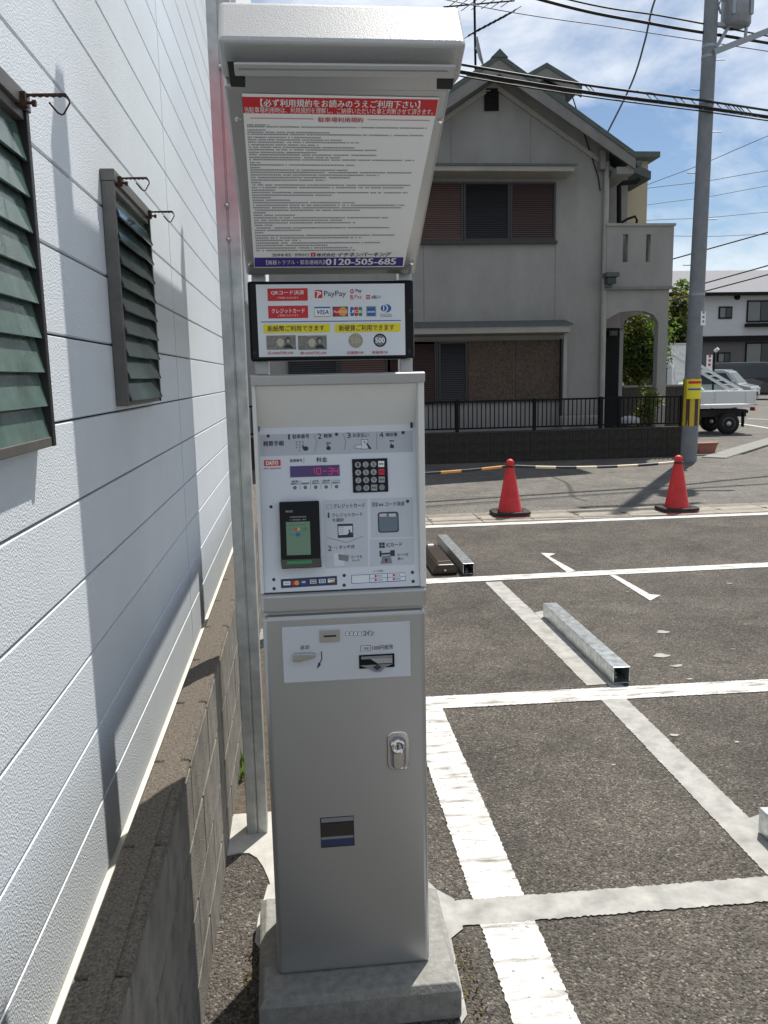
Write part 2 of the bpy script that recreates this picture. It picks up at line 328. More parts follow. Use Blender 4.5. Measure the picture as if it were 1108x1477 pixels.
def sheet(name, pts, z, m, kind='structure', grid=None):
    mb = MB(); mb.add([(p[0], p[1], z) for p in pts], [tuple(range(len(pts)))])
    a = sum(pts[i][0]*pts[(i+1) % len(pts)][1]-pts[(i+1) % len(pts)][0]*pts[i][1] for i in range(len(pts)))
    if a < 0: mb.f = [tuple(reversed(mb.f[0]))]
    return tag(mb.build(name, m), kind=kind)
def ragged(p, q, w, step=0.035, amp=0.006):
    """paint strip outline from p to q, width w, with an uneven edge"""
    p, q = Vector(p[:2]), Vector(q[:2]); d = (q-p); n = max(2, int(d.length/step)); s = Vector((-d.y, d.x)).normalized()*w/2
    a = [p+d*(i/n)+s*(1+random.uniform(-amp, amp)/(w/2)) for i in range(n+1)]
    b = [p+d*(i/n)-s*(1+random.uniform(-amp, amp)/(w/2)) for i in range(n+1)]
    return a, b, n
def strip(name, p, q, w, z, m, amp=0.003, step=0.009):
    a, b, n = ragged(p, q, w, step, amp); mb = MB()
    mb.add([(v.x, v.y, z) for v in b]+[(v.x, v.y, z) for v in a], [(i, i+1, n+1+i+1, n+1+i) for i in range(n)])
    return tag(mb.build(name, m), kind='structure')
# ================================================================== GROUND
sheet('ground', [(-150, -60), (250, -60), (250, 300), (-150, 300)], -0.03, 'road')
GN, GF = 9.40, 10.06                                             # gutter near and far edge
sheet('parking_lot', [(-0.326, -3), (30, -3), (30, GN+0.01), (-0.326, GN+0.01)], 0.0, 'lot')
sheet('road', [(-40, GF-0.01), (60, GF-0.01), (60, 16.0), (-40, 16.0)], -0.004, 'road')
# gutter of cast slabs
gut = tag(MB().box(-8, 14, GN, GF, -0.06, -0.012).build('gutter', 'gutter'), kind='structure')
gm = MB().box(0, 0.595, GN, GF, -0.02, 0.006).mesh('gutter_slab', 'gutter')
for i in range(-6, 20): 
    o = piece('gutter_slab', gm, (0.3+i*0.6, 0, random.uniform(-0.001, 0.002)), gut, bevel=0.008)
slot = MB().box(-0.03, 0.03, -0.012, 0.012, 0, 0.003).mesh('slot', 'blackmatte')
for i in range(-4, 16): piece('drain_slot', slot, (0.3+i*0.6, (GN+GF)/2-0.05, 0.0075), gut)
# painted lines
strip('painted_line', (-0.3, 9.26), (13, 9.28), 0.15, 0.004, 'paint', amp=0.004)
a, b = G(637, 838), G(1108, 815); d = (b-a)/(b-a).x
strip('painted_line', a-d*1.4, a+d*10, 0.165, 0.0043, 'paint')
a, b = G(630, 1014), G(1108, 989); d = (b-a)/(b-a).x
strip('painted_line', a-d*0.10, a+d*8, 0.168, 0.0043, 'paint')
strip('painted_line', (0.596, -2), (0.596, 2.335), 0.174, 0.004, 'paint', amp=0.0032)
strip('painted_line', (0.596, 2.455), (0.596, 4.16), 0.174, 0.004, 'paint', amp=0.0032)
strip('mortar_strip', (0.37, 2.398), (6.0, 2.36), 0.128, 0.0045, 'mortar', amp=0.004)
strip('mortar_strip', (1.60, 2.43), (1.595, 4.08), 0.135, 0.0035, 'mortar', amp=0.003)
strip('mortar_strip', (1.592, 4.25), (1.553, 6.62), 0.135, 0.0035, 'mortar', amp=0.003)
strip('mortar_strip', (1.60, -2), (1.60, 2.30), 0.135, 0.0035, 'mortar', amp=0.003)
for y0, y1 in ((4.2, 5.72), (1.2, 2.84)):
    sheet('mortar_bed', [(1.64, y0), (1.72, y0), (1.72, y1), (1.64, y1-0.03)], 0.0030, 'mortar')
for pts in ([(780, 798), (802, 799), (792, 803), (830, 824), (818, 826)], [(879, 830), (888, 830), (938, 858), (953, 859), (938, 867)]):
    sheet('painted_arrow', [tuple(G(*p)[:2]) for p in pts], 0.0045, 'paint')
def blob(u, v, r, asp=0.6):
    c = G(u, v); n = 14; ph = random.random()*6
    sheet('paint_splash', [(c.x+r*math.cos(t)*(1+0.3*math.sin(3*t+ph)+0.12*random.uniform(-1, 1)), c.y+asp*r*math.sin(t)*(1+0.3*math.cos(2*t+ph))) for t in [2*math.pi*i/n for i in range(n)]], 0.004, 'mortar')
for u, v, r in ((956, 912, .045), (954, 946, .05), (977, 961, .035), (972, 1061, .022), (995, 980, .018), (1063, 1071, .012), (885, 1104, .010), (1057, 937, .014), (1075, 901, .012), (1052, 842, .025), (905, 854, .012)): blob(u, v, r)
# loose grit on the asphalt beside the wall and the lot
grit = MB(); rg = random.Random(3)
for i in range(2600):
    x, y = (rg.uniform(-0.31, -0.17), rg.uniform(1.5, 2.8)) if i < 500 else (rg.uniform(0.37, 2.0), rg.uniform(1.4, 4.6))
    if 0.50 < x < 0.69 or 1.52 < x < 1.75 or 2.28 < y < 2.48 or (x < 0.45 and 1.9 < y < 2.75): continue
    s = rg.uniform(0.0022, 0.0055); a = rg.random()*6
    c, q = math.cos(a)*s, math.sin(a)*s
    grit.add([(x+c, y+q, 0.0005), (x-q, y+c, 0.0005), (x-c, y-q, 0.0005), (x+q, y-c, 0.0005), (x, y, s*0.75)], [(0, 1, 4), (1, 2, 4), (2, 3, 4), (3, 0, 4)])
tag(grit.build('grit', mat('grit', (0.10, 0.09, 0.08), 0.9, var=0.6, vscale=40)), 'loose stone grit scattered on the asphalt', 'grit', kind='stuff')
# ================================================================== SIDING BUILDING ON THE LEFT
WX = -0.606; JY = 4.35; BZ = 0.297; BH = 0.2189
bld = thing('siding_building', 'white embossed siding building with louvre windows behind low block wall', 'building', (WX, 2, 0))
MB().box(-7, WX-0.016, -3, 7.9, -0.02, 6.6).build('wall_core', 'interior', bld)
MB().box(WX-0.02, WX+0.0, -3, 7.9, -0.02, BZ-0.04).build('foundation', 'concrete', bld)
MB().box(WX-0.01, WX+0.014, -3, 7.91, BZ-0.035, BZ-0.004).build('flashing', 'flash', bld, bevel=0.003)
def board_mesh(y0, y1):
    t, g = 0.016, 0.0028                                          # chamfered long edges leave a recessed V joint
    poly = [(0, g), (t-0.005, g), (t, g+0.0035), (t, BH-g-0.0025), (t-0.005, BH-g), (0, BH-g)]
    mb = MB(); mb.prism([(WX-t+p[0], p[1]) for p in poly], 1, y0, y1); return mb.mesh('siding_board', 'siding')
bm1, bm2 = board_mesh(-3, JY-0.007), board_mesh(JY+0.007, 7.905)
for k in range(28):
    piece('siding_board', bm1, (0, 0, BZ+k*BH), bld); piece('siding_board', bm2, (0, 0, BZ+k*BH), bld)
MB().box(-7.2, WX+0.25, -3.2, 8.1, 6.6, 6.75).build('roof', 'fascia', bld)
# louvre windows
def louvre(y0, y1, z0, z1, hooks, prot, n=9):
    wd = MB().box(WX+0.002, WX+0.010, y0+0.01, y1-0.01, z0+0.01, z1-0.01).build('louvre_window', 'interior', bld)
    fr = MB(); d0, d1 = WX+0.001, WX+0.042
    fr.box(d0, d1, y0, y0+0.018, z0, z1); fr.box(d0, d1-0.004, y0+0.018, y1-0.02, z0, z0+0.022); fr.box(d0, d1+0.004, y0-0.003, y1+0.003, z1, z1+0.036); fr.box(d0, d1-0.006, y0+0.018, y1-0.02, z1-0.02, z1)
    fr.build('window_frame', 'alu', wd, bevel=0.002)
    MB().box(d0, d1, y1-0.02, y1, z0, z1).build('window_jamb', 'darkalu', wd, bevel=0.002)
    p = (z1-z0-0.045)/n
    for i in range(n):
        zb = z0+0.02+i*p; m = MB(); w0, w1 = y0+0.024, y1-0.024
        a, b = Vector((WX+0.016, 0, zb+p*1.04)), Vector((WX+prot, 0, zb-0.004))
        dn = (b-a).normalized(); nn = Vector((dn.z, 0, -dn.x)); t = nn*0.0028
        m.prism([(v.x, v.z) for v in (a-t, b-t, b+t, a+t)], 1, w0, w1)
        m.build('glass_slat', 'louvre', wd)
        for yy in (w1+0.001, w0-0.005):
            c = MB(); e = nn*0.005
            c.prism([(v.x, v.z) for v in (a-e, b-e, b+e, a+e)], 1, yy, yy+0.004); c.build('slat_holder', 'darkalu', wd)
    for hy in hooks:
        h = MB(); z = z1+0.012; x = WX+0.045; Lh = 0.098
        n_ = 7; top_ = [(x, z+0.010), (x+Lh*0.94, z+0.012)]; low = []
        for i in range(n_*2, -1, -1): low.append((x+Lh*0.94*i/(n_*2), z+(0.0055 if i % 2 else 0.0030)))
        h.prism(top_+[(x+Lh, z+0.004), (x+Lh, z-0.004)]+low, 1, hy-0.0018, hy+0.0018)
        h.tube([(x+Lh, hy, z), (x+Lh+0.001, hy, z-0.008), (x+Lh-0.012, hy-0.002, z-0.030), (x+Lh-0.017, hy-0.003, z-0.032), (x+Lh-0.024, hy-0.004, z-0.028), (x+Lh-0.040, hy-0.004, z-0.008)], 0.0021, 6)
        h.box(x-0.012, x+0.012, hy-0.012, hy+0.012, z-0.016, z+0.012)
        h.tube([(x, hy, z-0.006), (x+0.030, hy, z-0.009)], 0.0035, 8); h.tube([(x+0.022, hy, z-0.0085), (x+0.030, hy, z-0.009)], 0.007, 6)
        h.build('hook', 'rust', wd)
louvre(1.25, 2.005, 1.566, 2.292, (1.945, 1.33), 0.034); louvre(2.87, 3.545, 1.628, 2.345, (2.93, 3.49), 0.046)
# ================================================================== LOW BLOCK WALL
bw = thing('block_wall', 'low grey concrete block wall with rough dark top beside white siding', 'wall', (-0.39, 2, 0))
BT, X0, X1 = 0.722, -0.412, -0.318
blk = MB().box(X0, X1, 0.003, 0.395, 0.0, 0.186).mesh('block', 'block')
half = MB().box(X0, X1, 0.003, 0.195, 0.0, 0.186).mesh('block_half', 'block')
rows = 4
for r_ in range(rows):
    z = BT-0.012-0.19*(r_+1)+0.002; off = 0.2 if r_ % 2 else 0.0
    for i in range(24):
        y = -1.1+0.4*i+off
        if y > 7.5: continue
        piece('block', blk, (random.uniform(-0.0012, 0.0012), y, z), bw, bevel=0.004)
MB().box(X0+0.006, X1-0.007, -1.1, 7.7, -0.1, BT-0.016).build('mortar_core', 'block', bw)
cap = MB().box(X0+0.0, X1+0.0, 0.002, 0.396, 0, 0.016).mesh('cap_edge', 'block_top')
for i in range(22): piece('block_top', cap, (random.uniform(-.001, .001), -1.1+0.4*i, BT-0.0125+random.uniform(-0.001, 0.001)), bw, bevel=0.005)
MB().box(X0+0.027, X1-0.025, -1.1, 7.7, BT-0.005, BT+0.0065).build('mortar_fill', 'block_top', bw, bevel=0.002)
# strip of dirt and a weed at the foot of the wall
sheet('dirt', [(-0.325, 3.1), (-0.14, 3.1), (-0.12, 7.4), (-0.325, 7.4)], 0.003, 'dirt')
wd = MB(); rr = random.Random(5)
for i in range(60):
    x, y = -0.29+rr.uniform(-.02, .05), 3.45+rr.uniform(-.08, .12); h = rr.uniform(.03, .09); a = rr.random()*6
    dx, dy = math.cos(a)*.02, math.sin(a)*.02
    wd.add([(x, y, 0), (x+.006, y+.004, 0), (x+dx, y+dy, h), (x+dx*.5-.008, y+dy*.5, h*.6)], [(0, 1, 2, 3)])
tag(wd.build('weed', 'leafg', org=(-0.29, 3.45, 0)), 'small green weed growing at the foot of the block wall', 'weed')
# ================================================================== SIGN BOARD ON TWO POSTS
sb = thing('sign_board', 'tall galvanized square posts carrying a large sign board parallel to siding', 'sign board', (-0.216, 3.0, 0))
def post(y):
    x0, x1 = -0.254, -0.178
    m = MB()
    xc = (x0+x1)/2; s_ = 0.003
    # square tube with a narrow groove down the face
    poly = [(x0, y), (xc-s_, y), (xc-s_, y+0.005), (xc+s_, y+0.005), (xc+s_, y), (x1, y), (x1, y+0.074), (x0, y+0.074)]
    m.prism(poly, 2, 0.0, 3.62)
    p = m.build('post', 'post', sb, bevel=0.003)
    if y < 4:
        for (u, v) in ((309, 96), (322, 296), (324.5, 345)):
            q = PY(u, v, y); MB().lathe([(0.009, 0.0), (0.009, 0.005), (0.005, 0.007), (0.005, 0.013), (0.0001, 0.014)], (xc, y, q.z), 12, axis=1).build('bolt', 'chrome', p)
    return p
post(2.962); post(5.36)
bd = MB(); bd.box(-0.177, -0.160, 3.05, 5.46, 1.98, 3.5); pn = bd.build('board_panel', 'white', sb, bevel=0.004)
MB().box(-0.1599, -0.1590, 3.07, 5.44, 2.36, 2.46).build('red_band', 'red', pn)
tag(MB().prism([(-0.325, 2.83), (-0.28, 2.842), (-0.24, 2.835), (-0.21, 2.80), (-0.185, 2.74), (-0.165, 2.67), (-0.15, 2.6), (-0.05, 2.6), (-0.05, 3.12), (-0.325, 3.12)], 2, -0.05, 0.0045).build('concrete_footing', 'pale', org=None), 'flat pale concrete footing patch around base of near galvanized post', 'footing')
tag(MB().box(-0.32, -0.13, 5.2, 5.6, -0.05, 0.0075).build('concrete_footing', 'concrete'), 'flat pale concrete footing patch around base of far galvanized post', 'footing')
# ================================================================== PAYMENT MACHINE
yaw, lean = R(0.18), 0.0
MT = Matrix.Translation((0.0967, 2.061, 0.1))@Matrix.Rotation(yaw, 4, 'Z')@Matrix.Rotation(lean, 4, 'Y')
MTI = MT.inverted()
pm = thing('payment_machine', 'silver parking payment machine with tilted canopy notice and keypad on concrete plinth', 'payment machine', mtx=MT)
W2 = 0.209; DP = 0.257
# plinth
pl = MB(); zt = 0.1
pts = [(-0.149, 1.977), (0.364, 1.979), (0.358, 2.40), (-0.156, 2.41)]
outer = [(-0.163, 1.966), (0.377, 1.968), (0.384, 2.42), (-0.178, 2.43)]
vs = [(*p, -0.03) for p in outer]+[(*p, zt-0.02) for p in outer]+[(*p, zt) for p in pts]
pl.add(vs, [(3, 2, 1, 0)]+[(k+i, k+(i+1) % 4, k+4+(i+1) % 4, k+4+i) for k in (0, 4) for i in range(4)]+[(8, 9, 10, 11)])
tag(pl.build('concrete_plinth', 'concrete', bevel=0.003), 'grey concrete plinth under the silver payment machine', 'plinth')
sheet('mortar_patch', [(0.37, 1.94), (0.392, 1.97), (0.405, 2.28), (0.45, 2.32), (0.45, 2.47), (0.40, 2.53), (0.37, 2.6)], 0.0055, 'mortar')
sheet('mortar_patch', [(-0.165, 2.28), (-0.195, 2.34), (-0.19, 2.45), (-0.165, 2.63), (-0.1, 2.63), (-0.1, 2.28)], 0.006, 'pale')
# cabinet
def lbox(name, x0, x1, y0, y1, z0, z1, m, parent=pm, bevel=0.004, seg=3):
    return MB().box(x0, x1, y0, y1, z0, z1).build(name, m, parent, local=True, bevel=bevel, seg=seg)
cab = lbox('cabinet', -W2+0.003, W2-0.003, 0.012, DP, 0.004, 1.06, 'silver', bevel=0.01)
door = lbox('cabinet_door', -W2, W2, 0.0, 0.03, 0.0, 1.015, 'silver', bevel=0.013, seg=4)
lbox('band', -W2-0.001, W2+0.003, -0.006, DP, 1.023, 1.071, 'silver', bevel=0.007)
# upper housing: back, sides, visor
lbox('housing_back', -0.199, 0.195, 0.085, DP, 1.072, 1.60, 'visor', bevel=0.003)
for x0, x1 in ((-0.210, -0.2005), (0.197, 0.213)):
    MB().prism([(0.004, 1.072), (DP, 1.072), (DP, 1.598), (0.002, 1.598)], 0, x0, x1).build('side_wall', 'visor', pm, local=True, bevel=0.003)
MB().prism([(-0.006, 1.592), (-0.008, 1.616), (0.0, 1.619), (DP, 1.619), (DP, 1.60), (0.0, 1.60)], 0, -0.2115, 0.2145).build('visor', 'silver', pm, local=True, bevel=0.002)
MB().prism([(0.006, 1.591), (0.066, 1.486), (0.075, 1.486), (0.075, 1.599), (0.010, 1.599)], 0, -0.2003, 0.1968).build('visor_lining', 'visor', pm, local=True)
# planes carrying print: origin, U, V, normal (machine frame)
class Plane:
    def __init__(s, o, v): s.o = Vector(o); s.u = Vector((1, 0, 0)); s.v = Vector(v).normalized(); s.n = s.u.cross(s.v).normalized(); s.mb = {}
    def uv(s, px, py):
        o = MTI@Vector((0, 0, H)); r = MTI.to_3x3()@Vector(ray(px, py))
        t = (s.o-o).dot(s.n)/r.dot(s.n); p = o+r*t-s.o; return p.dot(s.u), p.dot(s.v)
    def at(s, a, b, h=0.0): return s.o+s.u*a+s.v*b+s.n*h
    def get(s, m): return s.mb.setdefault(m, MB())
    def poly(s, ab, m, h=0.0005, th=None):
        f = [s.at(a, b, h) for a, b in ab]
        if sum(ab[i][0]*ab[(i+1) % len(ab)][1]-ab[(i+1) % len(ab)][0]*ab[i][1] for i in range(len(ab))) < 0: f = f[::-1]
        s.get(m).add(f, [tuple(range(len(f)))])
    def span(s, x0, y0, x1, y1):
        xm, ym = (x0+x1)/2, (y0+y1)/2
        return s.uv(x0, ym)[0], s.uv(xm, y1)[1], s.uv(x1, ym)[0], s.uv(xm, y0)[1]
    def rect(s, x0, y0, x1, y1, m, h=0.0005):
        a0, b0, a1, b1 = s.span(x0, y0, x1, y1)
        s.poly([(a0, b0), (a1, b0), (a1, b1), (a0, b1)], m, h); return a0, b0, a1, b1
    def disc(s, x, y, r, m, h=0.0008, n=14, asp=1.0):
        a, b = s.uv(x, y); k = s.uv(x+1, y)[0]-a; r *= k
        s.poly([(a+r*math.cos(2*math.pi*i/n), b+asp*r*math.sin(2*math.pi*i/n)) for i in range(n)], m, h)
    def line(s, x0, y0, x1, y1, wpx, m, h=0.0009):
        p, q = Vector(s.uv(x0, y0)), Vector(s.uv(x1, y1)); k = s.uv(x0+1, y0)[0]-s.uv(x0, y0)[0]
        d = (q-p).normalized(); t = Vector((-d.y, d.x))*wpx*k/2
        s.poly([tuple(v) for v in (p-t, q-t, q+t, p+t)], m, h)
    def text(s, txt, x0, y0, x1, y1, m, bold=0.0, h=0.0011, slant=0.0):
        vs, fs = text_mesh(txt, 0.0, slant)
        a0, b0, a1, b1 = s.span(x0, y0, x1, y1)
        xs = [v[0] for v in vs]; ys = [v[1] for v in vs]; X0_, X1_, Y0_, Y1_ = min(xs), max(xs), min(ys), max(ys)
        sz = (b1-b0); e = bold*sz*0.9
        for k in ((0, 0), (e, 0), (-e, 0), (0, e)) if bold else ((0, 0),):
            s.get(m).add([s.at(a0+k[0]+(v[0]-X0_)/(X1_-X0_)*(a1-a0), b0+k[1]+(v[1]-Y0_)/(Y1_-Y0_)*(b1-b0), h) for v in vs], fs); h += 0.00006
    def smudge(s, x0, y0, x1, y1, m, rg, h=0.0009):
        """a line of print too small to read: uneven little marks"""
        a0, b0, a1, b1 = s.span(x0, y0, x1, y1); a = a0; hh = b1-b0
        while a < a1:
            wch = hh*rg.uniform(0.45, 0.95)
            if rg.random() < 0.93:
                for j in range(2):
                    q0 = b0+hh*(0.08+0.5*j)+hh*rg.uniform(-.06, .06)
                    s.poly([(a, q0), (min(a1, a+wch), q0), (min(a1, a+wch), q0+hh*0.24), (a, q0+hh*0.24)], m, h)
                s.poly([(a+wch*.35, b0), (a+wch*.6, b0), (a+wch*.6, b0+hh*.95), (a+wch*.35, b0+hh*.95)], m, h)
            a += wch+hh*0.14
    def flush(s, parent, names={}):
        for m, mb in s.mb.items(): tag(mb.build(names.get(m, 'printing'), m, parent, local=True), kind='stuff')
        s.mb = {}
_tc = {}
def text_mesh(txt, bold, slant):
    k = (txt, bold, slant)
    if k not in _tc:
        cu = bpy.data.curves.new('t', 'FONT'); cu.body = txt; cu.size = 1; cu.offset = bold; cu.resolution_u = 2; cu.shear = slant
        ob = bpy.data.objects.new('t', cu); C.objects.link(ob); bpy.context.view_layer.update()
        me = ob.evaluated_get(bpy.context.evaluated_depsgraph_get()).to_mesh()
        vs = [tuple(v.co[:2]) for v in me.vertices]; fs = []
        for p in me.polygons:
            q = tuple(p.vertices); fs.append(q if p.normal.z >= 0 else q[::-1])
        _tc[k] = (vs, fs); bpy.data.objects.remove(ob); bpy.data.curves.remove(cu)
    return _tc[k]
rg = random.Random(11)
# ---- lower door: coin and note panel
P1 = Plane((0, 0, 0), (0, 0, 1))
a0, b0, a1, b1 = P1.span(408, 900, 592, 980)
cp = MB(); cp.box(a0, a1, -0.0035, 0.002, b0, b1)
cpo = cp.build('coin_panel', mat('coin_panel_grey', (0.55, 0.58, 0.63), 0.22, coat=0.3), pm, local=True, bevel=0.0015)
P1b = Plane((0, -0.0035, 0), (0, 0, 1))
P1b.text('コイン', 524, 909, 539, 917, 'ink', 0.02)
for i in range(4):
    P1b.disc(501+i*6, 914, 3.2, 'ink'); P1b.disc(501+i*6, 914, 2.5, 'white', 0.001); P1b.line(499.5+i*6, 914, 502.5+i*6, 914, 1, 'ink', 0.0012)
P1b.text('返却', 433, 930.5, 446, 936.5, 'ink', 0.0)
P1b.text('1000円紙幣', 537, 930, 567, 937, 'ink', 0.0)
P1b.rect(520, 931, 535, 939, 'ink'); P1b.rect(520.8, 931.8, 534.2, 938.2, 'screenwhite', 0.0008); P1b.text('1000', 523, 933, 532.5, 937, 'ink', 0.03)
ar = [(463, 940), (463.5, 950), (461, 956), (459.5, 954.5), (457, 965), (463, 959), (462, 957.5), (465, 950), (464.5, 939)]
P1b.poly([P1b.uv(*p) for p in ar], 'ink')
P1b.flush(cpo)
def raised(pl_, x0, y0, x1, y1, dep, m, name, parent=pm, bevel=0.001):
    q_ = pl_.span(x0, y0, x1, y1); p0, p1 = q_[:2], q_[2:]; mb = MB()
    mb.add([pl_.at(a, b, h) for h in (0.0, dep) for b in (p0[1], p1[1]) for a in (p0[0], p1[0])], [(0, 2, 3, 1), (4, 5, 7, 6), (0, 1, 5, 4), (2, 6, 7, 3), (0, 4, 6, 2), (1, 3, 7, 5)])
    if dep < 0: mb.f = [q[::-1] for q in mb.f]
    return mb.build(name, m, parent, local=True, bevel=bevel)
cs = raised(P1b, 461, 908.5, 490, 925.5, 0.004, 'brushed', 'coin_slot')
raised(P1b, 467, 915.5, 485, 918, 0.0045, 'blackmatte', 'slot_opening', cs, 0)
# return lever: tapered knob
lv = MB(); q = [(422, 948), (425, 941.5), (450, 940.5), (456, 943), (455, 946.5), (432, 953), (424, 953)]
uvq = [P1b.uv(*p) for p in q]; n_ = len(uvq)
lv.add([P1b.at(a, b, 0) for a, b in uvq]+[P1b.at(a, b, 0.012) for a, b in uvq], [tuple(range(2*n_-1, n_-1, -1))]+[(i, i+n_, (i+1) % n_+n_, (i+1) % n_) for i in range(n_)])
lv.build('return_lever', 'brushed', pm, local=True, bevel=0.002)
ns = raised(P1b, 518, 943.5, 569, 963, 0.003, 'black', 'note_slot')
P1c = Plane((0, -0.0066, 0), (0, 0, 1)); P1c.rect(521, 946, 566, 950, 'grey'); P1c.poly([P1c.uv(*p) for p in ((519, 960), (568, 957), (556, 962), (549, 969), (540, 969), (531, 964))], 'grey', 0.0004)
P1c.poly([P1c.uv(*p) for p in ((544, 958), (551, 962), (544, 967), (538, 962.5))], 'ink', 0.0009); P1c.poly([P1c.uv(*p) for p in ((534, 950), (566, 949), (566, 956), (545, 957))], 'key', 0.0006); P1c.flush(ns)
# lock handle
def rrect(cx_, cz_, w_, h_, r_, n=6):
    out = []
    for qx, qz, a in ((1, 1, 0), (-1, 1, 90), (-1, -1, 180), (1, -1, 270)):
        for i in range(n+1):
            t = R(a+90*i/n); out.append((cx_+qx*(w_/2-r_)+r_*math.cos(t), cz_+qz*(h_/2-r_)+r_*math.sin(t)))
    return out
lc = P1.uv(574, 1082); 
hd = MB().prism([(x, z) for x, z in rrect(lc[0], lc[1], 0.058, 0.108, 0.02)], 1, -0.006, 0.003).build('lock_plate', 'chrome', pm, local=True, bevel=0.002)
MB().prism(rrect(lc[0], lc[1]-0.004, 0.042, 0.092, 0.020), 1, -0.0075, -0.003).build('lock_recess', 'grey', hd, local=True, bevel=0.001)
MB().prism(rrect(lc[0], lc[1]-0.022, 0.030, 0.056, 0.014), 1, -0.013, -0.004).build('lock_lever', 'chrome', hd, local=True, bevel=0.003)
kc = P1.uv(573, 1074)
MB().lathe([(0.020, 0.0), (0.020, 0.014), (0.016, 0.017), (0.013, 0.0165), (0.012, 0.014), (0.0085, 0.014)], (kc[0], -0.001, kc[1]), 28, axis=1).build('lock_cylinder', 'chrome', hd, local=True)
MB().box(kc[0]-0.002, kc[0]+0.002, -0.0158, -0.0148, kc[1]-0.007, kc[1]+0.007).build('keyhole', 'blackmatte', hd, local=True)
# receipt tray: a dark pocket framed into the door
tr = raised(P1, 462.5, 1178, 511, 1221, 0.0012, 'blackmatte', 'receipt_tray', bevel=0)
P1d = Plane((0, -0.0012, 0), (0, 0, 1))
P1d.rect(463.5, 1179, 510, 1185, 'grey', 0.0004); P1d.rect(463.5, 1187, 510, 1206, mat('tray_dark', (0.03, 0.028, 0.024), 0.4), 0.0003)
P1d.rect(463.5, 1209, 510, 1220, 'darknavy', 0.0004); P1d.rect(463.5, 1206, 510, 1209.5, 'grey', 0.0005); P1d.flush(tr)
# ---- display panel (leans back)
ZB, YB, ZT, YT = 1.074, 0.010, 1.487, 0.066
P2 = Plane((0, YB, ZB), (0, YT-YB, ZT-ZB)); PLn = Vector((0, YT-YB, ZT-ZB)).length
dp = MB(); dp.add([P2.at(a, b, h) for h in (-0.004, 0) for b in (0, PLn) for a in (-0.2003, 0.1968)], [(0, 2, 3, 1), (4, 5, 7, 6), (0, 1, 5, 4), (2, 6, 7, 3), (0, 4, 6, 2), (1, 3, 7, 5)])
disp = dp.build('display_panel', 'panel', pm, local=True)
P2.rect(375, 624, 596, 655, 'panel2', 0.0003)
P2.poly([P2.uv(*p) for p in ((466, 722), (530, 719), (531, 817), (469, 820))], 'panel3', 0.0003)
P2.poly([P2.uv(*p) for p in ((534, 719), (596, 717), (597, 774), (535, 776))], 'panel3', 0.0003)
P2.poly([P2.uv(*p) for p in ((533.5, 778), (597, 776), (598, 814), (534, 817))], 'panel3', 0.0003)
for x, y in ((387, 629), (485.5, 626.5), (581.5, 624), (391, 731), (588, 723), (395, 836), (395.5, 849), (496.5, 830), (496.5, 844), (595, 825.5), (596, 838.5)): P2.disc(x, y, 2.4, 'ink')
T = P2.text
T('精算手順', 380, 636, 409.5, 643.5, 'ink', 0.02)
T('1', 415.8, 626.5, 418.2, 634, 'ink', 0.0); T('駐車番号', 422, 626.5, 446, 632.5, 'ink', 0.015)
T('2', 458.5, 625.5, 464, 633, 'ink', 0.01); T('精算', 467, 625.8, 479, 631.5, 'ink', 0.015)
T('3', 500.5, 624.5, 506, 632, 'ink', 0.01); T('お支払い', 509, 624.5, 532, 630.5, 'ink', 0.01)
T('4', 547, 623.5, 553, 631, 'ink', 0.01); T('領収書', 556, 624, 573, 629.5, 'ink', 0.015)
for i in range(3):
    for j in range(3): P2.disc(428+i*4.5, 637.5+j*4, 1.2, 'grey')
P2.disc(432.5, 650, 1.2, 'grey')
def hand(x, y, s=1.0, dx=-5, dy=-4):
    P2.disc(x, y, 4*s, 'ink', asp=0.85); P2.line(x, y, x+dx*s, y+dy*s, 2.0*s, 'ink', 0.001); P2.line(x-2*s, y-1*s, x-3.5*s, y+1*s, 2*s, 'ink', 0.001)
hand(441, 647); hand(474, 646.5, 0.85, -1.5, -6.5); hand(565.5, 644, 0.8, -2, -5)
P2.text('精算', 470.5, 638, 477, 640.5, 'ink', 0.02); P2.rect(560.5, 633, 569, 639, 'panel3', 0.0006); P2.text('領収書', 561.5, 634.5, 568.5, 637.5, 'ink', 0.02)
P2.rect(521, 633.5, 531, 648, 'ink', 0.0005); P2.rect(521.7, 634.2, 530.4, 647.3, 'panel', 0.0007); T('¥', 524.5, 635.5, 527.5, 639.5, 'ink')
P2.poly([P2.uv(*p) for p in ((528, 640), (530, 639), (536, 647), (533, 648.5))], 'ink', 0.001)
for i in range(3): P2.disc(513+i*3.2, 644.5, 3, 'ink', 0.0006); P2.disc(513+i*3.2, 644.5, 2.4, 'panel', 0.0007+0.0001*i)
T('¥', 511.8, 643, 514.2, 646.3, 'ink')
for pts in (((453, 627), (457.5, 637), (454, 651)), ((495, 626), (499, 637), (496.5, 649)), ((543.5, 624), (543.5, 648))):
    for p, q in zip(pts, pts[1:]): P2.line(*p, *q, 0.7, 'grey')
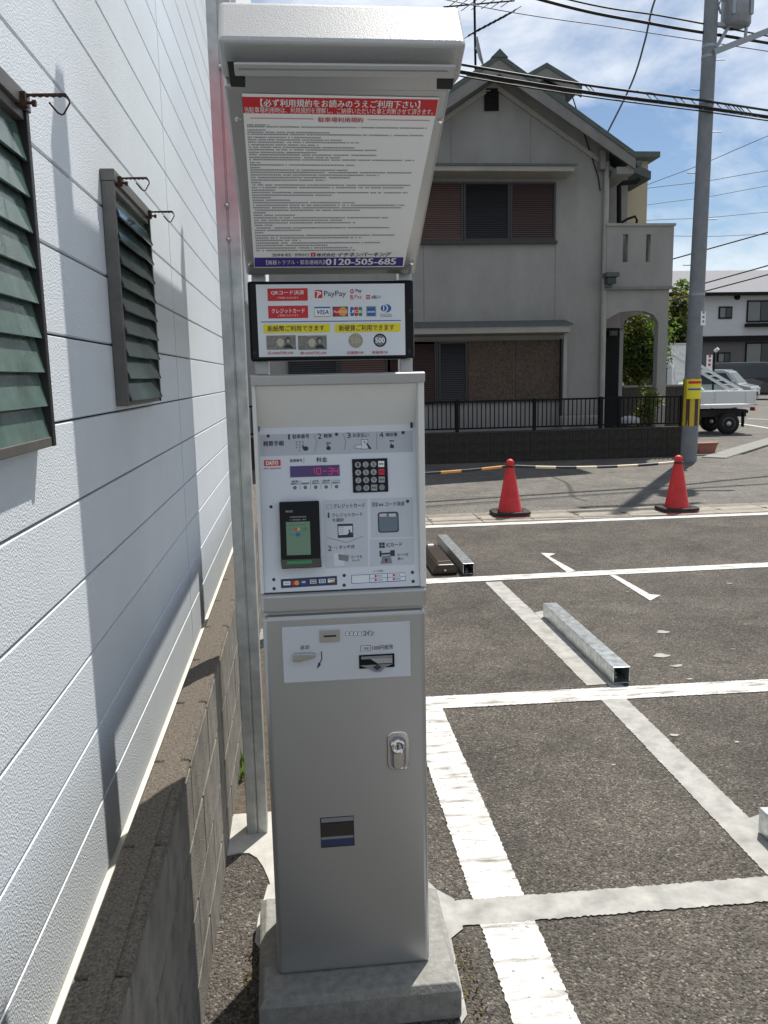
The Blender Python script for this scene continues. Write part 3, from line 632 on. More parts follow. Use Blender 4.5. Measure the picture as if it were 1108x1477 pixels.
# maker badge, display
P2.rect(381, 663.5, 405, 672, 'red', 0.0005); T('DAITO', 384, 665, 401.5, 670.5, 'white', 0.05)
P2.smudge(381, 674.5, 405, 676.5, 'redink', rg)
T('駐車番号', 418.5, 662, 436, 666.5, 'ink', 0.015); P2.line(438.5, 660, 438.5, 668, 0.7, 'grey'); T('料金', 456.5, 659.5, 472, 666.5, 'ink', 0.02)
led = raised(P2, 418.5, 671.5, 490, 687.5, 0.0015, 'purple', 'led_display', bevel=0)
P2L = Plane(P2.at(0, 0, 0.0016), P2.v)
def seg7(ch, x, y, w_, h_):
    S = {'0': 'abcdef', '1': 'bc', '3': 'abcdg', '4': 'bcfg', '-': 'g'}[ch]
    g = {'a': (0, 0, 1, 0), 'b': (1, 0, 1, .5), 'c': (1, .5, 1, 1), 'd': (0, 1, 1, 1), 'e': (0, .5, 0, 1), 'f': (0, 0, 0, .5), 'g': (0, .5, 1, .5)}
    for c in S:
        a, b, c2, d2 = g[c]; P2L.line(x+a*w_, y+b*h_, x+c2*w_, y+d2*h_, 1.05, 'led', 0.0002)
for ch, x in (('1', 448), ('0', 457), ('-', 466), ('3', 474), ('4', 482)): seg7(ch, x, 675.2, 5.5, 8.6)
P2L.flush(led)
for i, (l1, l2) in enumerate((('満車', '精算中止'), (None, '高額紙幣'), ('1000円札', '使用中止'), ('領収書', '発行中止'), ('クレジット', '使用中止'))):
    x = 425.5+i*15; y = 694-i*0.4
    if l1: T(l1, x-5, y-1, x+5, y+1.8, 'ink', 0.01)
    T(l2, x-5.8, y+2.4, x+5.8, y+5.2, 'ink', 0.01); P2.disc(x, y+9.5, 2.5, 'ink'); P2.disc(x, y+9.5, 1.5, 'grey', 0.001)
    if i < 4: P2.line(x+7.6, y-1, x+7.6, y+12, 0.5, 'grey')
# keypad
kp = raised(P2, 508.5, 661.5, 559.5, 710, 0.003, 'keyblack', 'keypad', bevel=0.0012)
PK = Plane(P2.at(0, 0, 0.003), P2.v)
def key(x, y, ch, m, square=False, ink='ink'):
    mb = MB(); r_ = 4.3
    if square: q = [PK.uv(x-r_, y+r_), PK.uv(x+r_, y+r_), PK.uv(x+r_, y-r_), PK.uv(x-r_, y-r_)]
    else:
        a, b = PK.uv(x, y); k = PK.uv(x+1, y)[0]-a; q = [(a+r_*k*math.cos(2*math.pi*i/16), b+r_*k*math.sin(2*math.pi*i/16)) for i in range(16)]
    n = len(q); mb.add([PK.at(a, b, 0.0002) for a, b in q]+[PK.at(a, b, 0.0022) for a, b in q], [tuple(range(n, 2*n))]+[(i, (i+1) % n, (i+1) % n+n, i+n) for i in range(n)])
    ko = mb.build('key', m, kp, local=True)
    PT = PK
    if ch:
        wch = 1.5*len(ch) if len(ch) == 1 else 3.3
        PK.text(ch, x-wch, y-(2.6 if len(ch) == 1 else 1.5), x+wch, y+(2.6 if len(ch) == 1 else 1.5), ink, 0.02, h=0.0024)
kx = lambda c, r_: 516.3+c*11.2+r_*0.35
ky = lambda c, r_: 670.5+r_*11.2-c*0.4
for r_ in range(3):
    for c in range(3): key(kx(c, r_), ky(c, r_), str(1+c+3*r_), 'key')
key(kx(3, 0), ky(3, 0), '精算', 'white', True); key(kx(3, 1), ky(3, 1), '取消', 'red', True, 'ink'); key(kx(3, 2), ky(3, 2), '領収書', 'key', True)
key(kx(0, 3), ky(0, 3), None, 'grey'); key(kx(1, 3), ky(1, 3), '0', 'key'); key(kx(2, 3), ky(2, 3), '確認', 'key', True); key(kx(3, 3), ky(3, 3), None, 'grey')
PK.flush(kp)
# credit card area print
T('クレジットカード', 481, 726, 526.5, 733, 'ink', 0.01); P2.rect(471, 728, 479, 734, 'grey', 0.0005); P2.rect(471.7, 728.7, 478.4, 733.4, 'panel3', 0.0007)
T('1', 472.8, 739.5, 475.2, 747, 'ink'); T('クレジットカード', 479, 739.5, 523, 745.5, 'ink', 0.005); T('を選択', 479.5, 747.5, 496, 752.5, 'ink', 0.01)
P2.rect(487, 755.5, 509.5, 775.5, 'ink', 0.0005); P2.rect(488.3, 758.8, 508.3, 771.3, 'panel', 0.0007); hand(505.5, 771, 1.0, -2, -7)
for i in range(4): P2.line(489.5, 761+i*2.6, 496, 760.9+i*2.6, 0.5, 'grey')
P2.line(472, 775.3, 500, 782.5, 0.7, 'grey'); P2.line(500, 782.5, 524, 773.3, 0.7, 'grey')
T('2', 473, 787, 478.5, 794.5, 'ink', 0.01); T('タッチ式', 489, 786, 511.5, 791.5, 'ink', 0.01)
for i in range(3): P2.line(482+i*1.8, 790.5-i*1.0, 482+i*1.8, 788.5+i*1.8, 0.5, 'ink')
P2.rect(482, 797.5, 496.5, 816, 'panel', 0.0005); P2.poly([P2.uv(*p) for p in ((488, 799), (503.5, 801), (502.5, 810), (488.5, 807.5))], 'grey', 0.0008)
T('カードを', 506.5, 801, 522.5, 805, 'ink', 0.005); T('タッチ', 508, 806.5, 519, 810, 'ink', 0.005)
T('コード決済', 555.5, 723.5, 583.5, 730, 'ink', 0.015)
for i in range(2): P2.rect(537+i*4.5, 724.5, 540.5+i*4.5, 731, 'grey', 0.0006)
P2.smudge(546.5, 726, 553, 729.5, 'ink', rg)
cr = P2.uv(560.2, 753.2); k = P2.uv(561, 753)[0]-P2.uv(560, 753)[0]
for (w_, h_, m, hh) in ((30, 29.5, 'ink', 0.001), (27, 26.5, mat('reader_window', (0.13, 0.17, 0.22), 0.12), 0.0014)):
    P2.poly(rrect(cr[0], cr[1], w_*k, h_*k, 4*k), m, hh)
for x in (547.5, 561): P2.rect(x, 741, x+10, 745, 'panel', 0.0018); P2.line(x, 743, x+10, 743, 0.6, 'redink', 0.002)
P2.rect(547, 782.5, 555, 790.5, 'ink', 0.0006); P2.line(547, 786.5, 555, 786.5, 0.5, 'panel3', 0.0009); P2.line(551, 782.5, 551, 790.5, 0.5, 'panel3', 0.0009)
T('ICカード', 557.5, 782.5, 580, 788.5, 'ink', 0.01)
P2.rect(547.5, 794.5, 550.5, 803, 'ink', 0.0007); P2.rect(563, 793.5, 569.5, 802, 'ink', 0.0007); P2.line(549, 799, 565, 798, 2.5, 'ink', 0.0009)
P2.poly([P2.uv(*p) for p in ((551.5, 802), (563.5, 801), (566, 812.5), (549, 813.5))], 'grey', 0.0006); P2.poly([P2.uv(*p) for p in ((557, 805), (560, 808), (558, 808), (558, 811), (556, 811), (556, 808), (554.5, 808))], 'ink', 0.0009)
T('カードを', 573, 798, 589, 802, 'ink', 0.005); T('挿入', 573.5, 804, 582, 807.5, 'ink', 0.01)
# card logo strip and code table
P2.poly([P2.uv(*p) for p in ((405, 835.5), (486, 830.5), (486.5, 843.5), (405.5, 848.5))], 'darknavy', 0.0005)
def sk(x): return -(x-405)*0.062
for i, (m, w_) in enumerate((('white', 10), ('red', 6), ('bluep', 7), ('white', 9), ('white', 9.5), ('white', 10))):
    x = 409+i*12.8; y = 839.5+sk(x)
    if i == 1: P2.disc(x+2.5, y+2.5, 3.5, 'red', 0.0008); P2.disc(x+6.5, y+2.2, 3.5, 'orange', 0.0009)
    else: P2.rect(x, y-0.8, x+w_, y+4.8+0, m, 0.0008)
    if i == 0: T('VISA', x+1.5, y+1, x+w_-1.5, y+3.4, 'bluep', 0.02)
    if i in (3, 4): P2.rect(x+1, y, x+w_-1, y+4, 'darknavy' if i == 3 else 'bluep', 0.001); P2.line(x+2, y+2, x+w_-2, y+2, 1.2, 'white', 0.0012)
    if i == 2: P2.line(x+1, y+2, x+6, y+1.7, 1.4, 'white', 0.001)
    if i == 5: P2.poly([P2.uv(*p) for p in ((x+2, y+4.6), (x+10, y+1.5), (x+10, y+4.6))], 'orange', 0.001); P2.line(x+1, y+1, x+9, y+0.6, 1, 'ink', 0.0012)
T('コード決済', 538, 822, 552.5, 825, 'ink', 0.005)
q = [(506.5, 829.5), (585, 825.5), (585.5, 838), (507, 842)]; P2.poly([P2.uv(*p) for p in q], 'bluep', 0.0005)
P2.poly([P2.uv(*p) for p in ((507.4, 830.2), (532.6, 829), (532.8, 840), (507.8, 841.2))], 'screenwhite', 0.0007)
for i in range(2):
    for j in range(2):
        x = 533.4+i*26.2; y = 828.8+j*5.8-i*1.4; P2.poly([P2.uv(*p) for p in ((x, y), (x+25.2, y-1.3), (x+25.2, y+3.8), (x, y+5.1))], 'screenwhite', 0.0007)
        P2.disc(x+8.5, y+2, 1.7, 'red', 0.0009); P2.smudge(x+11, y+0.6, x+18, y+2.8, 'grey', rg)
P2.flush(disp)
# card reader terminal
def slab(pl_, pxs, h0, h1, m, name, parent=pm, bevel=0.002):
    q = [pl_.uv(*p) for p in pxs]; n = len(q); mb = MB()
    if sum(q[i][0]*q[(i+1) % n][1]-q[(i+1) % n][0]*q[i][1] for i in range(n)) < 0: q = q[::-1]
    mb.add([pl_.at(a, b, h0) for a, b in q]+[pl_.at(a, b, h1) for a, b in q], [tuple(range(n-1, -1, -1)), tuple(range(n, 2*n))]+[(i, (i+1) % n, (i+1) % n+n, i+n) for i in range(n)])
    return mb.build(name, m, parent, local=True, bevel=bevel)
rd = slab(P2, ((403, 724), (460, 722), (463, 815), (406, 817)), 0.0, 0.020, 'black', 'card_reader')
slab(P2, ((405, 806), (463, 804), (464, 817), (407, 819.5)), 0.0205, 0.026, mat('reader_smoked', (0.03, 0.028, 0.02), 0.1), 'reader_lip', rd)
P3 = Plane(P2.at(0, 0, 0.0205), P2.v)
P3.poly([P3.uv(*p) for p in ((412.5, 753), (447, 752), (448.5, 800), (414, 801))], 'lcd', 0.0003)
P3.smudge(412, 736, 424, 739, 'key', rg)
P3.smudge(418, 744.5, 442, 746.5, 'key', rg); P3.smudge(418, 748.5, 442, 750.5, 'key', rg)
P3.smudge(417.5, 756.5, 424, 758, 'greenp', rg, 0.0006); P3.smudge(426, 756, 440, 757.5, 'greenp', rg, 0.0006)
P3.disc(427.5, 763, 2.2, 'redink', 0.0006); P3.disc(430.8, 763, 2.2, 'orange', 0.0007); P3.rect(436.5, 761, 442.5, 765.5, 'greenp', 0.0006); P3.smudge(417.5, 762, 423, 764, 'grey', rg, 0.0006)
P3.rect(427, 768.5, 433, 773.5, 'bluep', 0.0006); P3.smudge(417.5, 770, 423, 772, 'greenp', rg, 0.0006); P3.smudge(436, 769.5, 443.5, 771.5, 'grey', rg, 0.0006)
P3.flush(rd)
P3b = Plane(P2.at(0, 0, 0.0265), P2.v); P3b.poly([P3b.uv(*p) for p in ((414, 809.5), (450, 808), (450, 812.5), (414, 814))], 'greenp', 0.0003); P3b.flush(rd)
slab(P2, ((407, 818), (464, 815.5), (464, 829), (408, 831)), 0.016, 0.018, 'glasstray', 'card_guide', bevel=0)
# corner clips of the visor
for x0, y0 in ((371.5, 619), (592, 614)): raised(P2, x0, y0-5, x0+3, y0+3, 0.004, 'blackmatte', 'corner_clip', bevel=0)
# ---- illuminated sign box
YS = 0.08; P4 = Plane((0, YS, 0), (0, 0, 1))
q_ = P4.span(359, 404.5, 597.5, 519.5); q0, q1 = q_[:2], q_[2:]
MB().box(q0[0], q1[0], YS, YS+0.06, q0[1], q1[1]).build('sign_box', 'black', pm, local=True, bevel=0.006)
P4b = Plane((0, YS-0.0004, 0), (0, 0, 1))
scr = slab(P4, ((369, 410.5), (583.5, 409), (585, 512), (374, 515)), 0.0, 0.0004, 'screenwhite', 'sign_face', bevel=0)
B_ = P4b
B_.rect(386, 416, 444, 434, 'red'); B_.text('QRコード決済', 391, 418.7, 438.5, 425.5, 'white', 0.015); B_.text('ご利用いただけます', 400, 428, 430.5, 431, 'white', 0.0)
B_.rect(387, 441, 444.5, 459, 'red'); B_.text('クレジットカード', 392, 445, 439.5, 452, 'white', 0.01); B_.text('ご利用いただけます', 401, 453.5, 430.5, 456.5, 'white', 0.0)
P_ = [(454, 418.5), (465, 418.5), (465, 430), (454, 430)]
B_.poly([B_.uv(*p) for p in P_], 'red'); B_.text('P', 457, 421, 463, 429, 'white', 0.06, slant=0.3); B_.line(454.5, 420.5, 461, 421.5, 1, 'white', 0.0012)
B_.text('PayPay', 467.5, 419.5, 499, 429.5, 'ink', 0.0)
hx = [(505+3.4*math.sin(R(60*i))+3, 420.2-3.6*math.cos(R(60*i))) for i in range(6)]; B_.poly([B_.uv(*p) for p in hx], 'red'); B_.text('au', 506, 418.5, 510.5, 421.5, 'white', 0.03)
B_.text('Pay', 513.2, 417, 521.5, 423, 'ink', 0.015); B_.text('R', 505.5, 425.3, 510, 431, 'redink', 0.02); B_.line(505.5, 432, 510, 431.5, 0.7, 'redink'); B_.text('Pay', 511.5, 425.5, 522, 432, 'redink', 0.0)
B_.rect(528, 425.5, 534, 431.5, 'redink'); B_.text('m', 529, 427, 533, 430, 'white', 0.0); B_.text('d払い', 536, 425.5, 549.5, 431, 'ink', 0.02)
B_.rect(453.5, 442.5, 476.5, 457, 'grey'); B_.rect(454, 443, 476, 456.5, 'white', 0.0007); B_.rect(454, 442.7, 476, 444.7, 'bluep', 0.0009); B_.text('VISA', 457.5, 447, 474, 453.5, 'bluep', 0.04, slant=0.25); B_.rect(454, 455.7, 476, 456.7, 'orange', 0.0009)
B_.rect(480, 442.3, 502, 456.6, 'darknavy'); B_.disc(487.2, 449.5, 6.4, 'red', 0.0008, 20); B_.disc(495, 449.5, 6.4, 'orange', 0.0009, 20); B_.text('MasterCard', 481.5, 447.8, 500.5, 451.2, 'white', 0.0, h=0.0012)
for i, m in enumerate(('bluep', 'red', 'greenp')):
    x = 505.3+i*6; c = B_.uv(x+2.6, 449.3); k = B_.uv(x+1, 449)[0]-B_.uv(x, 449)[0]; B_.poly(rrect(c[0], c[1], 5.2*k, 13*k, 1.8*k, 4), m); B_.text('JCB'[i], x+0.6, 447.5, x+4.8, 451.5, 'white', 0.04)
B_.rect(528.3, 441.5, 542.7, 456.5, 'key'); B_.rect(529.5, 443, 541.5, 455.5, 'bluep', 0.0007); B_.line(530, 450, 541, 449.7, 2.2, 'panel3', 0.0009)
B_.disc(557, 444.7, 7.5, 'bluep', 0.0006, 22, 0.78); B_.disc(553.5, 444.7, 6.2, 'white', 0.0008, 20, 0.95); B_.disc(553.5, 444.7, 4.6, 'bluep', 0.001, 20); B_.line(553.5, 441.3, 553.5, 448, 1.5, 'white', 0.0012)
B_.text('Diners Club', 549, 452.5, 564.5, 454.7, 'ink', 0.0); B_.text('International', 549.3, 455, 565.5, 457, 'ink', 0.0)
B_.line(377, 464.5, 578.5, 462.3, 1.2, 'bluep')
B_.rect(380, 467.5, 476, 480, 'yellow'); B_.text('新紙幣ご利用できます', 386, 469.5, 468, 477.7, 'ink', 0.012)
B_.rect(483, 466.5, 577.5, 479, 'yellow'); B_.text('新硬貨ご利用できます', 489, 468.5, 568.5, 477, 'ink', 0.012)
for x0, y0, x1 in ((384.5, 483.8, 427), (430, 484, 471.5)):
    B_.rect(x0, y0, x1, y0+20.5, 'note'); B_.disc(x0+20, y0+10.3, 5.2, 'notelight', 0.0008, 18, 1.15)
    B_.rect(x0+4, y0+7, x0+11, y0+10, 'grey', 0.0008); B_.disc(x0+31, y0+7.5, 4.2, 'ink', 0.0008, 14, 1.2); B_.disc(x0+31.3, y0+8.3, 2.9, 'coin', 0.001, 14, 1.2)
    B_.poly([B_.uv(*p) for p in ((x0+24, y0+18.5), (x0+28, y0+13), (x0+34.5, y0+13), (x0+39, y0+18.5))], 'ink', 0.0009)
B_.text('旧1000円札OK', 386.5, 506.8, 424, 511.3, 'redink', 0.01); B_.text('新1000円札OK', 433.5, 506.8, 471.5, 511.3, 'redink', 0.01)
B_.disc(513.2, 491.3, 10.3, 'grey', 0.0005, 26); B_.disc(513.2, 491.3, 9.8, 'coin', 0.0007, 26); B_.text('500', 506.5, 487.5, 520, 495.5, 'notelight', 0.03)
B_.disc(548.2, 490.8, 9.5, 'blackmatte', 0.0005, 26); B_.disc(548.2, 490.8, 7.4, 'grey', 0.0007, 24); B_.text('500', 541.5, 487, 555, 494.5, 'white', 0.04)
B_.text('旧硬貨OK', 501, 506.3, 525, 510.8, 'redink', 0.01); B_.text('新硬貨OK', 537, 506, 560, 510.4, 'redink', 0.01)
B_.flush(scr)
for u, v in ((592, 448), (590.5, 507), (367.5, 509)): P4.disc(u, v, 2.6, 'blackmatte', 0.0006)
P4.flush(scr)
# ---- columns carrying the canopy
for x0, x1 in ((-0.205, -0.170), (0.172, 0.205)): lbox('column', x0, x1, 0.142, 0.195, 1.619, 1.95, 'silver', bevel=0.003)
# ---- canopy: profile in the (y, z) plane
YPB, ZPB, YPT, ZPT = 0.10, 1.863, -0.40, 2.143
pd = Vector((0, YPT-YPB, ZPT-ZPB)); pdn = pd.normalized(); pn_ = Vector((1, 0, 0)).cross(pdn)     # outward normal looks down at the customer
def cy(a, b): return (YPB+pdn.y*a+pn_.y*b, ZPB+pdn.z*a+pn_.z*b)
XL, XR = -0.214, 0.208
can = MB()
Lp = pd.length
prof = [cy(0, 0), cy(Lp, 0), cy(Lp, -0.07), cy(0.05, -0.085), cy(0, -0.05)]
can.prism(prof, 0, XL, XR); cano = can.build('canopy', 'silver', pm, local=True, bevel=0.005)
# cap: face bottom edge, lip, top
capp = [(-0.40, 2.160), (-0.428, 2.178), (-0.468, 2.198), (-0.402, 2.287), (-0.27, 2.272), (-0.25, 2.165), (-0.34, 2.165)]
MB().prism(capp, 0, -0.217, 0.227).build('canopy_cap', 'hood_silver', pm, local=True, bevel=0.010, seg=4)
P5 = Plane(Vector((0, YPB, ZPB)), pd)
slab(P5, ((337, 86), (657, 90), (654, 108), (339, 104)), 0.004, 0.010, 'hood_silver', 'lamp_frame', bevel=0.002)
slab(P5, ((344, 92.5), (645, 95.8), (645, 97.5), (344, 94.5)), 0.0102, 0.0105, 'grey', 'lamp_gap', bevel=0)
for q in (((328, 88), (341, 88), (356, 125), (333, 124)), ((629, 112), (655, 112), (652, 128), (629, 127))): slab(P5, q, 0.0008, 0.0018, 'blackmatte', 'hinge_recess', bevel=0)
slab(P5, ((354, 107), (630, 110), (630, 129), (354, 126)), 0.001, 0.003, 'silver', 'upper_plate', bevel=0.001)
po = slab(P5, ((349, 134), (633.5, 140), (582.5, 384), (367, 385)), 0.0012, 0.0020, 'white', 'notice', bevel=0)
P6 = Plane(P5.at(0, 0, 0.0021), P5.v)
P6.poly([P6.uv(*p) for p in ((349, 139.5), (632.3, 143.5), (628, 167), (351, 163))], 'red', 0.0003)
P6.text('【必ず利用規約をお読みのうえご利用下さい】', 376, 143.5, 606, 154.5, 'white', 0.02)
P6.text('当駐車場利用時は、利用規約を理解し、ご納得いただいた事と判断させて頂きます。', 353, 155, 625, 163.5, 'white', 0.0)
P6.text('駐車場利用規約', 459, 168.8, 524, 176, 'redink', 0.015); P6.line(361, 169.8, 452, 171.2, 1, 'redink'); P6.line(530, 172.2, 620, 173.5, 1, 'redink')
fr_ = [0.12, 1.0, 0.1, 0.46, 0.99, 0.41, 0.53, 0.63, 0.4, 0.61, 0.74, 0.4, 0.74, 0.53, 0.97, 0.06, 0.62, 0.06, 0.58, 0.97, 0.78, 0.6, 0.46, 0.06, 0.98, 0.94, 0.14, 0.97, 0.5, 0.12, 0.24, 0.65, 0.97, 0.95, 0.69, 0.08, 0.27, 0.88, 0.58, 0.67, 0.12, 0.9, 0.31, 0.06, 0.95, 0.72, 0.31, 0.86, 0.5, 0.67, 0.69]
for i, f_ in enumerate(fr_):
    y = 180+i*(361-180)/(len(fr_)-1); t = (y-178)/(378-178)
    xl = 356+t*15; xr = 617-t*46; P6.smudge(xl, y-0.95, xl+(xr-xl)*f_, y+0.95, 'fineprint', rg, 0.0003)
P6.text('【駐車場 運営・管理会社】', 393.5, 365, 445.5, 369.5, 'ink', 0.0); P6.rect(448.5, 364.3, 455, 370, 'red', 0.0004); P6.line(451.7, 365.5, 451.7, 369, 1, 'white', 0.0008)
P6.text('株式会社', 456.5, 364.7, 484, 369.7, 'ink', 0.015, slant=0.15); P6.text('イチネンパーキング', 487, 363.7, 564, 369.7, 'ink', 0.03, slant=0.2)
P6.poly([P6.uv(*p) for p in ((367, 371.5), (582, 371), (581, 383.5), (367.5, 385))], 'navy', 0.0003)
P6.text('【機器トラブル・緊急連絡先】', 384, 374.5, 468, 381, 'white', 0.0); P6.text('0120-505-685', 470, 372.5, 571, 381.3, 'white', 0.045)
P6.flush(po)
for u, v in ((343.5, 170.5), (635, 173.5), (361.5, 380.5), (593.5, 378.5)):
    a, b = P5.uv(u, v); mb = MB(); 
    ring = lambda r_, h: [P5.at(a+r_*math.cos(2*math.pi*i/12), b+r_*math.sin(2*math.pi*i/12), h) for i in range(12)]
    mb.add(ring(0.0065, 0.0)+ring(0.0065, 0.003)+ring(0.003, 0.0045), [(i, (i+1) % 12, (i+1) % 12+12, i+12) for i in range(12)]+[(i+12, (i+1) % 12+12, (i+1) % 12+24, i+24) for i in range(12)]+[tuple(range(24, 36))])
    mb.build('screw', 'chrome', pm, local=True)

# ================================================================== TYRE STOPS, LOCK UNIT, CONES
def tyre_stop(x, y0, y1, label, a=0.095, t=0.005):
    o = thing('tyre_stop', label, 'tyre stop', (x+a/2, (y0+y1)/2, 0), 'galvanized tube tyre stops')
    m = MB(); z0 = 0.008
    outer = [(x, z0), (x+a, z0), (x+a, z0+a), (x, z0+a)]; inner = [(x+t, z0+t), (x+a-t, z0+t), (x+a-t, z0+a-t), (x+t, z0+a-t)]
    vs = [(p[0], y, p[1]) for y in (y0, y1) for ring in (outer, inner) for p in ring]
    f = []
    for i in range(4):
        j = (i+1) % 4
        f += [(i, j, 8+j, 8+i), (4+j, 4+i, 12+i, 12+j), (j, i, 4+i, 4+j), (8+i, 8+j, 12+j, 12+i)]
    m.add(vs, f); m.build('tube', 'galv_new', o, bevel=0.0015)
    for yy in (y0+0.09, y1-0.09):
        b = MB().lathe([(0.014, 0), (0.014, 0.006), (0.008, 0.006), (0.008, 0.03), (0.0001, 0.031)], (x+a/2, yy, z0+t+0.0005), 8); b.build('anchor_bolt', 'brushed', o)
    return o
tyre_stop(1.668, 4.235, 5.57, 'galvanized square tube tyre stop on the pale strip between two white cross lines')
tyre_stop(1.355, 6.90, 8.25, 'galvanized square tube tyre stop beside the dark brown lock unit')
tyre_stop(1.645, 1.38, 2.72, 'galvanized square tube tyre stop beside the concrete strip leading to the plinth')
lk = thing('lock_unit', 'low dark brown parking lock box on the asphalt beside a tyre stop', 'parking lock', (1.2, 7.4, 0))
b = MB(); y0, y1 = 6.93, 7.80
sec = [(1.10, 0.006), (1.315, 0.006), (1.315, 0.05), (1.28, 0.095), (1.14, 0.095), (1.10, 0.05)]
b.prism(sec, 1, y0, y1); b.build('lock_body', 'brown', lk, bevel=0.012)
MB().box(1.15, 1.27, y0+0.10, y1-0.12, 0.0955, 0.103).build('lock_plate', 'brown', lk, bevel=0.004)
MB().lathe([(0.012, 0), (0.012, 0.005), (0.0001, 0.006)], (1.205, y0, 0.04), 12, axis=1).build('key_bolt', 'chrome', lk)
MB().box(1.18, 1.23, y1-0.10, y1-0.05, 0.0955, 0.112).build('sticker', 'white', lk)
def cone(c, label):
    o = thing('traffic_cone', label, 'traffic cone', (c[0], c[1], 0), 'red traffic cones by the gutter')
    prof = [(0.165, 0.02), (0.150, 0.03), (0.145, 0.05), (0.048, 0.60), (0.044, 0.625), (0.047, 0.635), (0.047, 0.655), (0.034, 0.672), (0.012, 0.682), (0.0005, 0.684)]
    MB().lathe(prof, (c[0], c[1], 0.006), 28).build('cone_body', 'cone', o)
    MB().prism([(c[0]+p[0], c[1]+p[1]) for p in rrect(0, 0, 0.40, 0.40, 0.06, 4)], 2, 0.004, 0.022).build('cone_base', 'cone', o, bevel=0.004)
    m = MB(); n = 28
    ro = [(c[0]+p[0], c[1]+p[1]) for p in rrect(0, 0, 0.46, 0.44, 0.12, 6)]; n = len(ro)
    ri = [(c[0]+0.172*math.cos(2*math.pi*i/n), c[1]+0.172*math.sin(2*math.pi*i/n)) for i in range(n)]
    # weight ring: matched polar rings
    ro = sorted(ro, key=lambda p: math.atan2(p[1]-c[1], p[0]-c[0])); ri = [(c[0]+0.165*math.cos(a), c[1]+0.165*math.sin(a)) for a in [math.atan2(p[1]-c[1], p[0]-c[0]) for p in ro]]
    z0, z1 = 0.024, 0.058
    vs = [(*p, z0) for p in ro]+[(*p, z1) for p in ro]+[(*p, z1) for p in ri]+[(*p, z0) for p in ri]; f = []
    for i in range(n):
        j = (i+1) % n; f += [(i, j, n+j, n+i), (n+i, n+j, 2*n+j, 2*n+i), (2*n+i, 2*n+j, 3*n+j, 3*n+i)]
    m.add(vs, f); m.build('rubber_weight', 'rubber', o, bevel=0.004)
c1, c2 = G(735.5, 743), G(976, 737)
cone(c1, 'red traffic cone holding ends of the striped bars, nearer the payment machine'); cone(c2, 'red traffic cone in front of the utility pole')
def bar_between(p, q, label, m):
    p, q = Vector(p), Vector(q); d = q-p
    mb = MB(); n = 14; sag = 0.035
    loc = lambda t: (t*d.length, 0, -4*sag*t*(1-t))
    mb.tube([loc(i/n) for i in range(n+1)], 0.017, 10)
    ring = [(0.0+0.062*math.cos(a)-0.055, 0.062*math.sin(a), 0) for a in [2*math.pi*i/18 for i in range(19)]]
    o = bpy.data.objects.new('cone_bar', mb.mesh('cone_bar', m)); C.objects.link(o)
    o.location = p; o.rotation_euler = d.to_track_quat('X', 'Z').to_euler()
    tag(o, label, 'cone bar', 'striped bars between the cones')
    for e in (0, 1):
        ms = MB(); cx0 = (-0.012 if e == 0 else d.length+0.012)+(-0.052 if e == 0 else 0.052)
        ms.tube([(cx0+0.056*math.cos(a), 0.056*math.sin(a), 0.0) for a in [2*math.pi*i/18 for i in range(19)]], 0.008, 8, caps=False)
        r_ = bpy.data.objects.new('end_ring', ms.mesh('end_ring', M['rubber'])); C.objects.link(r_); r_.parent = o
bar_between((c1.x+0.06, c1.y, 0.60), (c2.x-0.06, c2.y, 0.60), 'black and cream striped bar between the two red cones', 'bar_bw')
bar_between((c1.x-2.10, c1.y+0.02, 0.56), (c1.x-0.06, c1.y, 0.60), 'black and orange striped bar running behind the payment machine', 'bar_or')
cone((c1.x-2.17, c1.y+0.02, 0), 'red traffic cone behind the galvanized post') if False else None
# ================================================================== HOUSE
YW = 17.0
hs = thing('house', 'two-storey grey stucco house with gable roof and balcony behind black fence', 'house', (4, YW, 0))
def pw(u, v, y=YW): return PY(u, v, y)
xr = pw(875, 400).x; apex = pw(712, 92); xl_ = 2*apex.x-xr
er = pw(868, 205); slope = (apex.z-er.z)/(er.x-apex.x)
zw = lambda x: apex.z-slope*abs(x-apex.x)-0.06
MB().prism([(xl_, 0), (xr, 0), (xr, zw(xr)), (apex.x, zw(apex.x)), (xl_, zw(xl_))], 1, YW, YW+7.5).build('wall', 'stucco', hs)
MB().box(-7, xl_-0.002, YW+0.003, YW+7.5, 0, 5.4).build('wall', 'stucco', hs)
MB().box(-7.4, xl_-0.003, YW-0.5, YW+7.9, 5.402, 5.6).build('side_roof', 'rooftile', hs)
def roof(ax, az, ex, sl, y0, y1, par, m='rooftile', th=0.10, both=True):
    for sgn in (1, -1) if both else (1,):
        e = ax+sgn*(ex-ax); ez = az-sl*abs(ex-ax)
        p = [(ax, az), (e, ez), (e, ez+th), (ax, az+th)] if sgn > 0 else [(e, ez), (ax-0.001, az), (ax-0.001, az+th), (e, ez+th)]
        MB().prism(p, 1, y0, y1).build('roof', m, par)
ex = pw(921, 195, 16.5).x; YO = 16.5
ra = pw(712, 80, YO)
roof(apex.x, ra.z-0.05, ex, slope, YO, YW+8, hs)
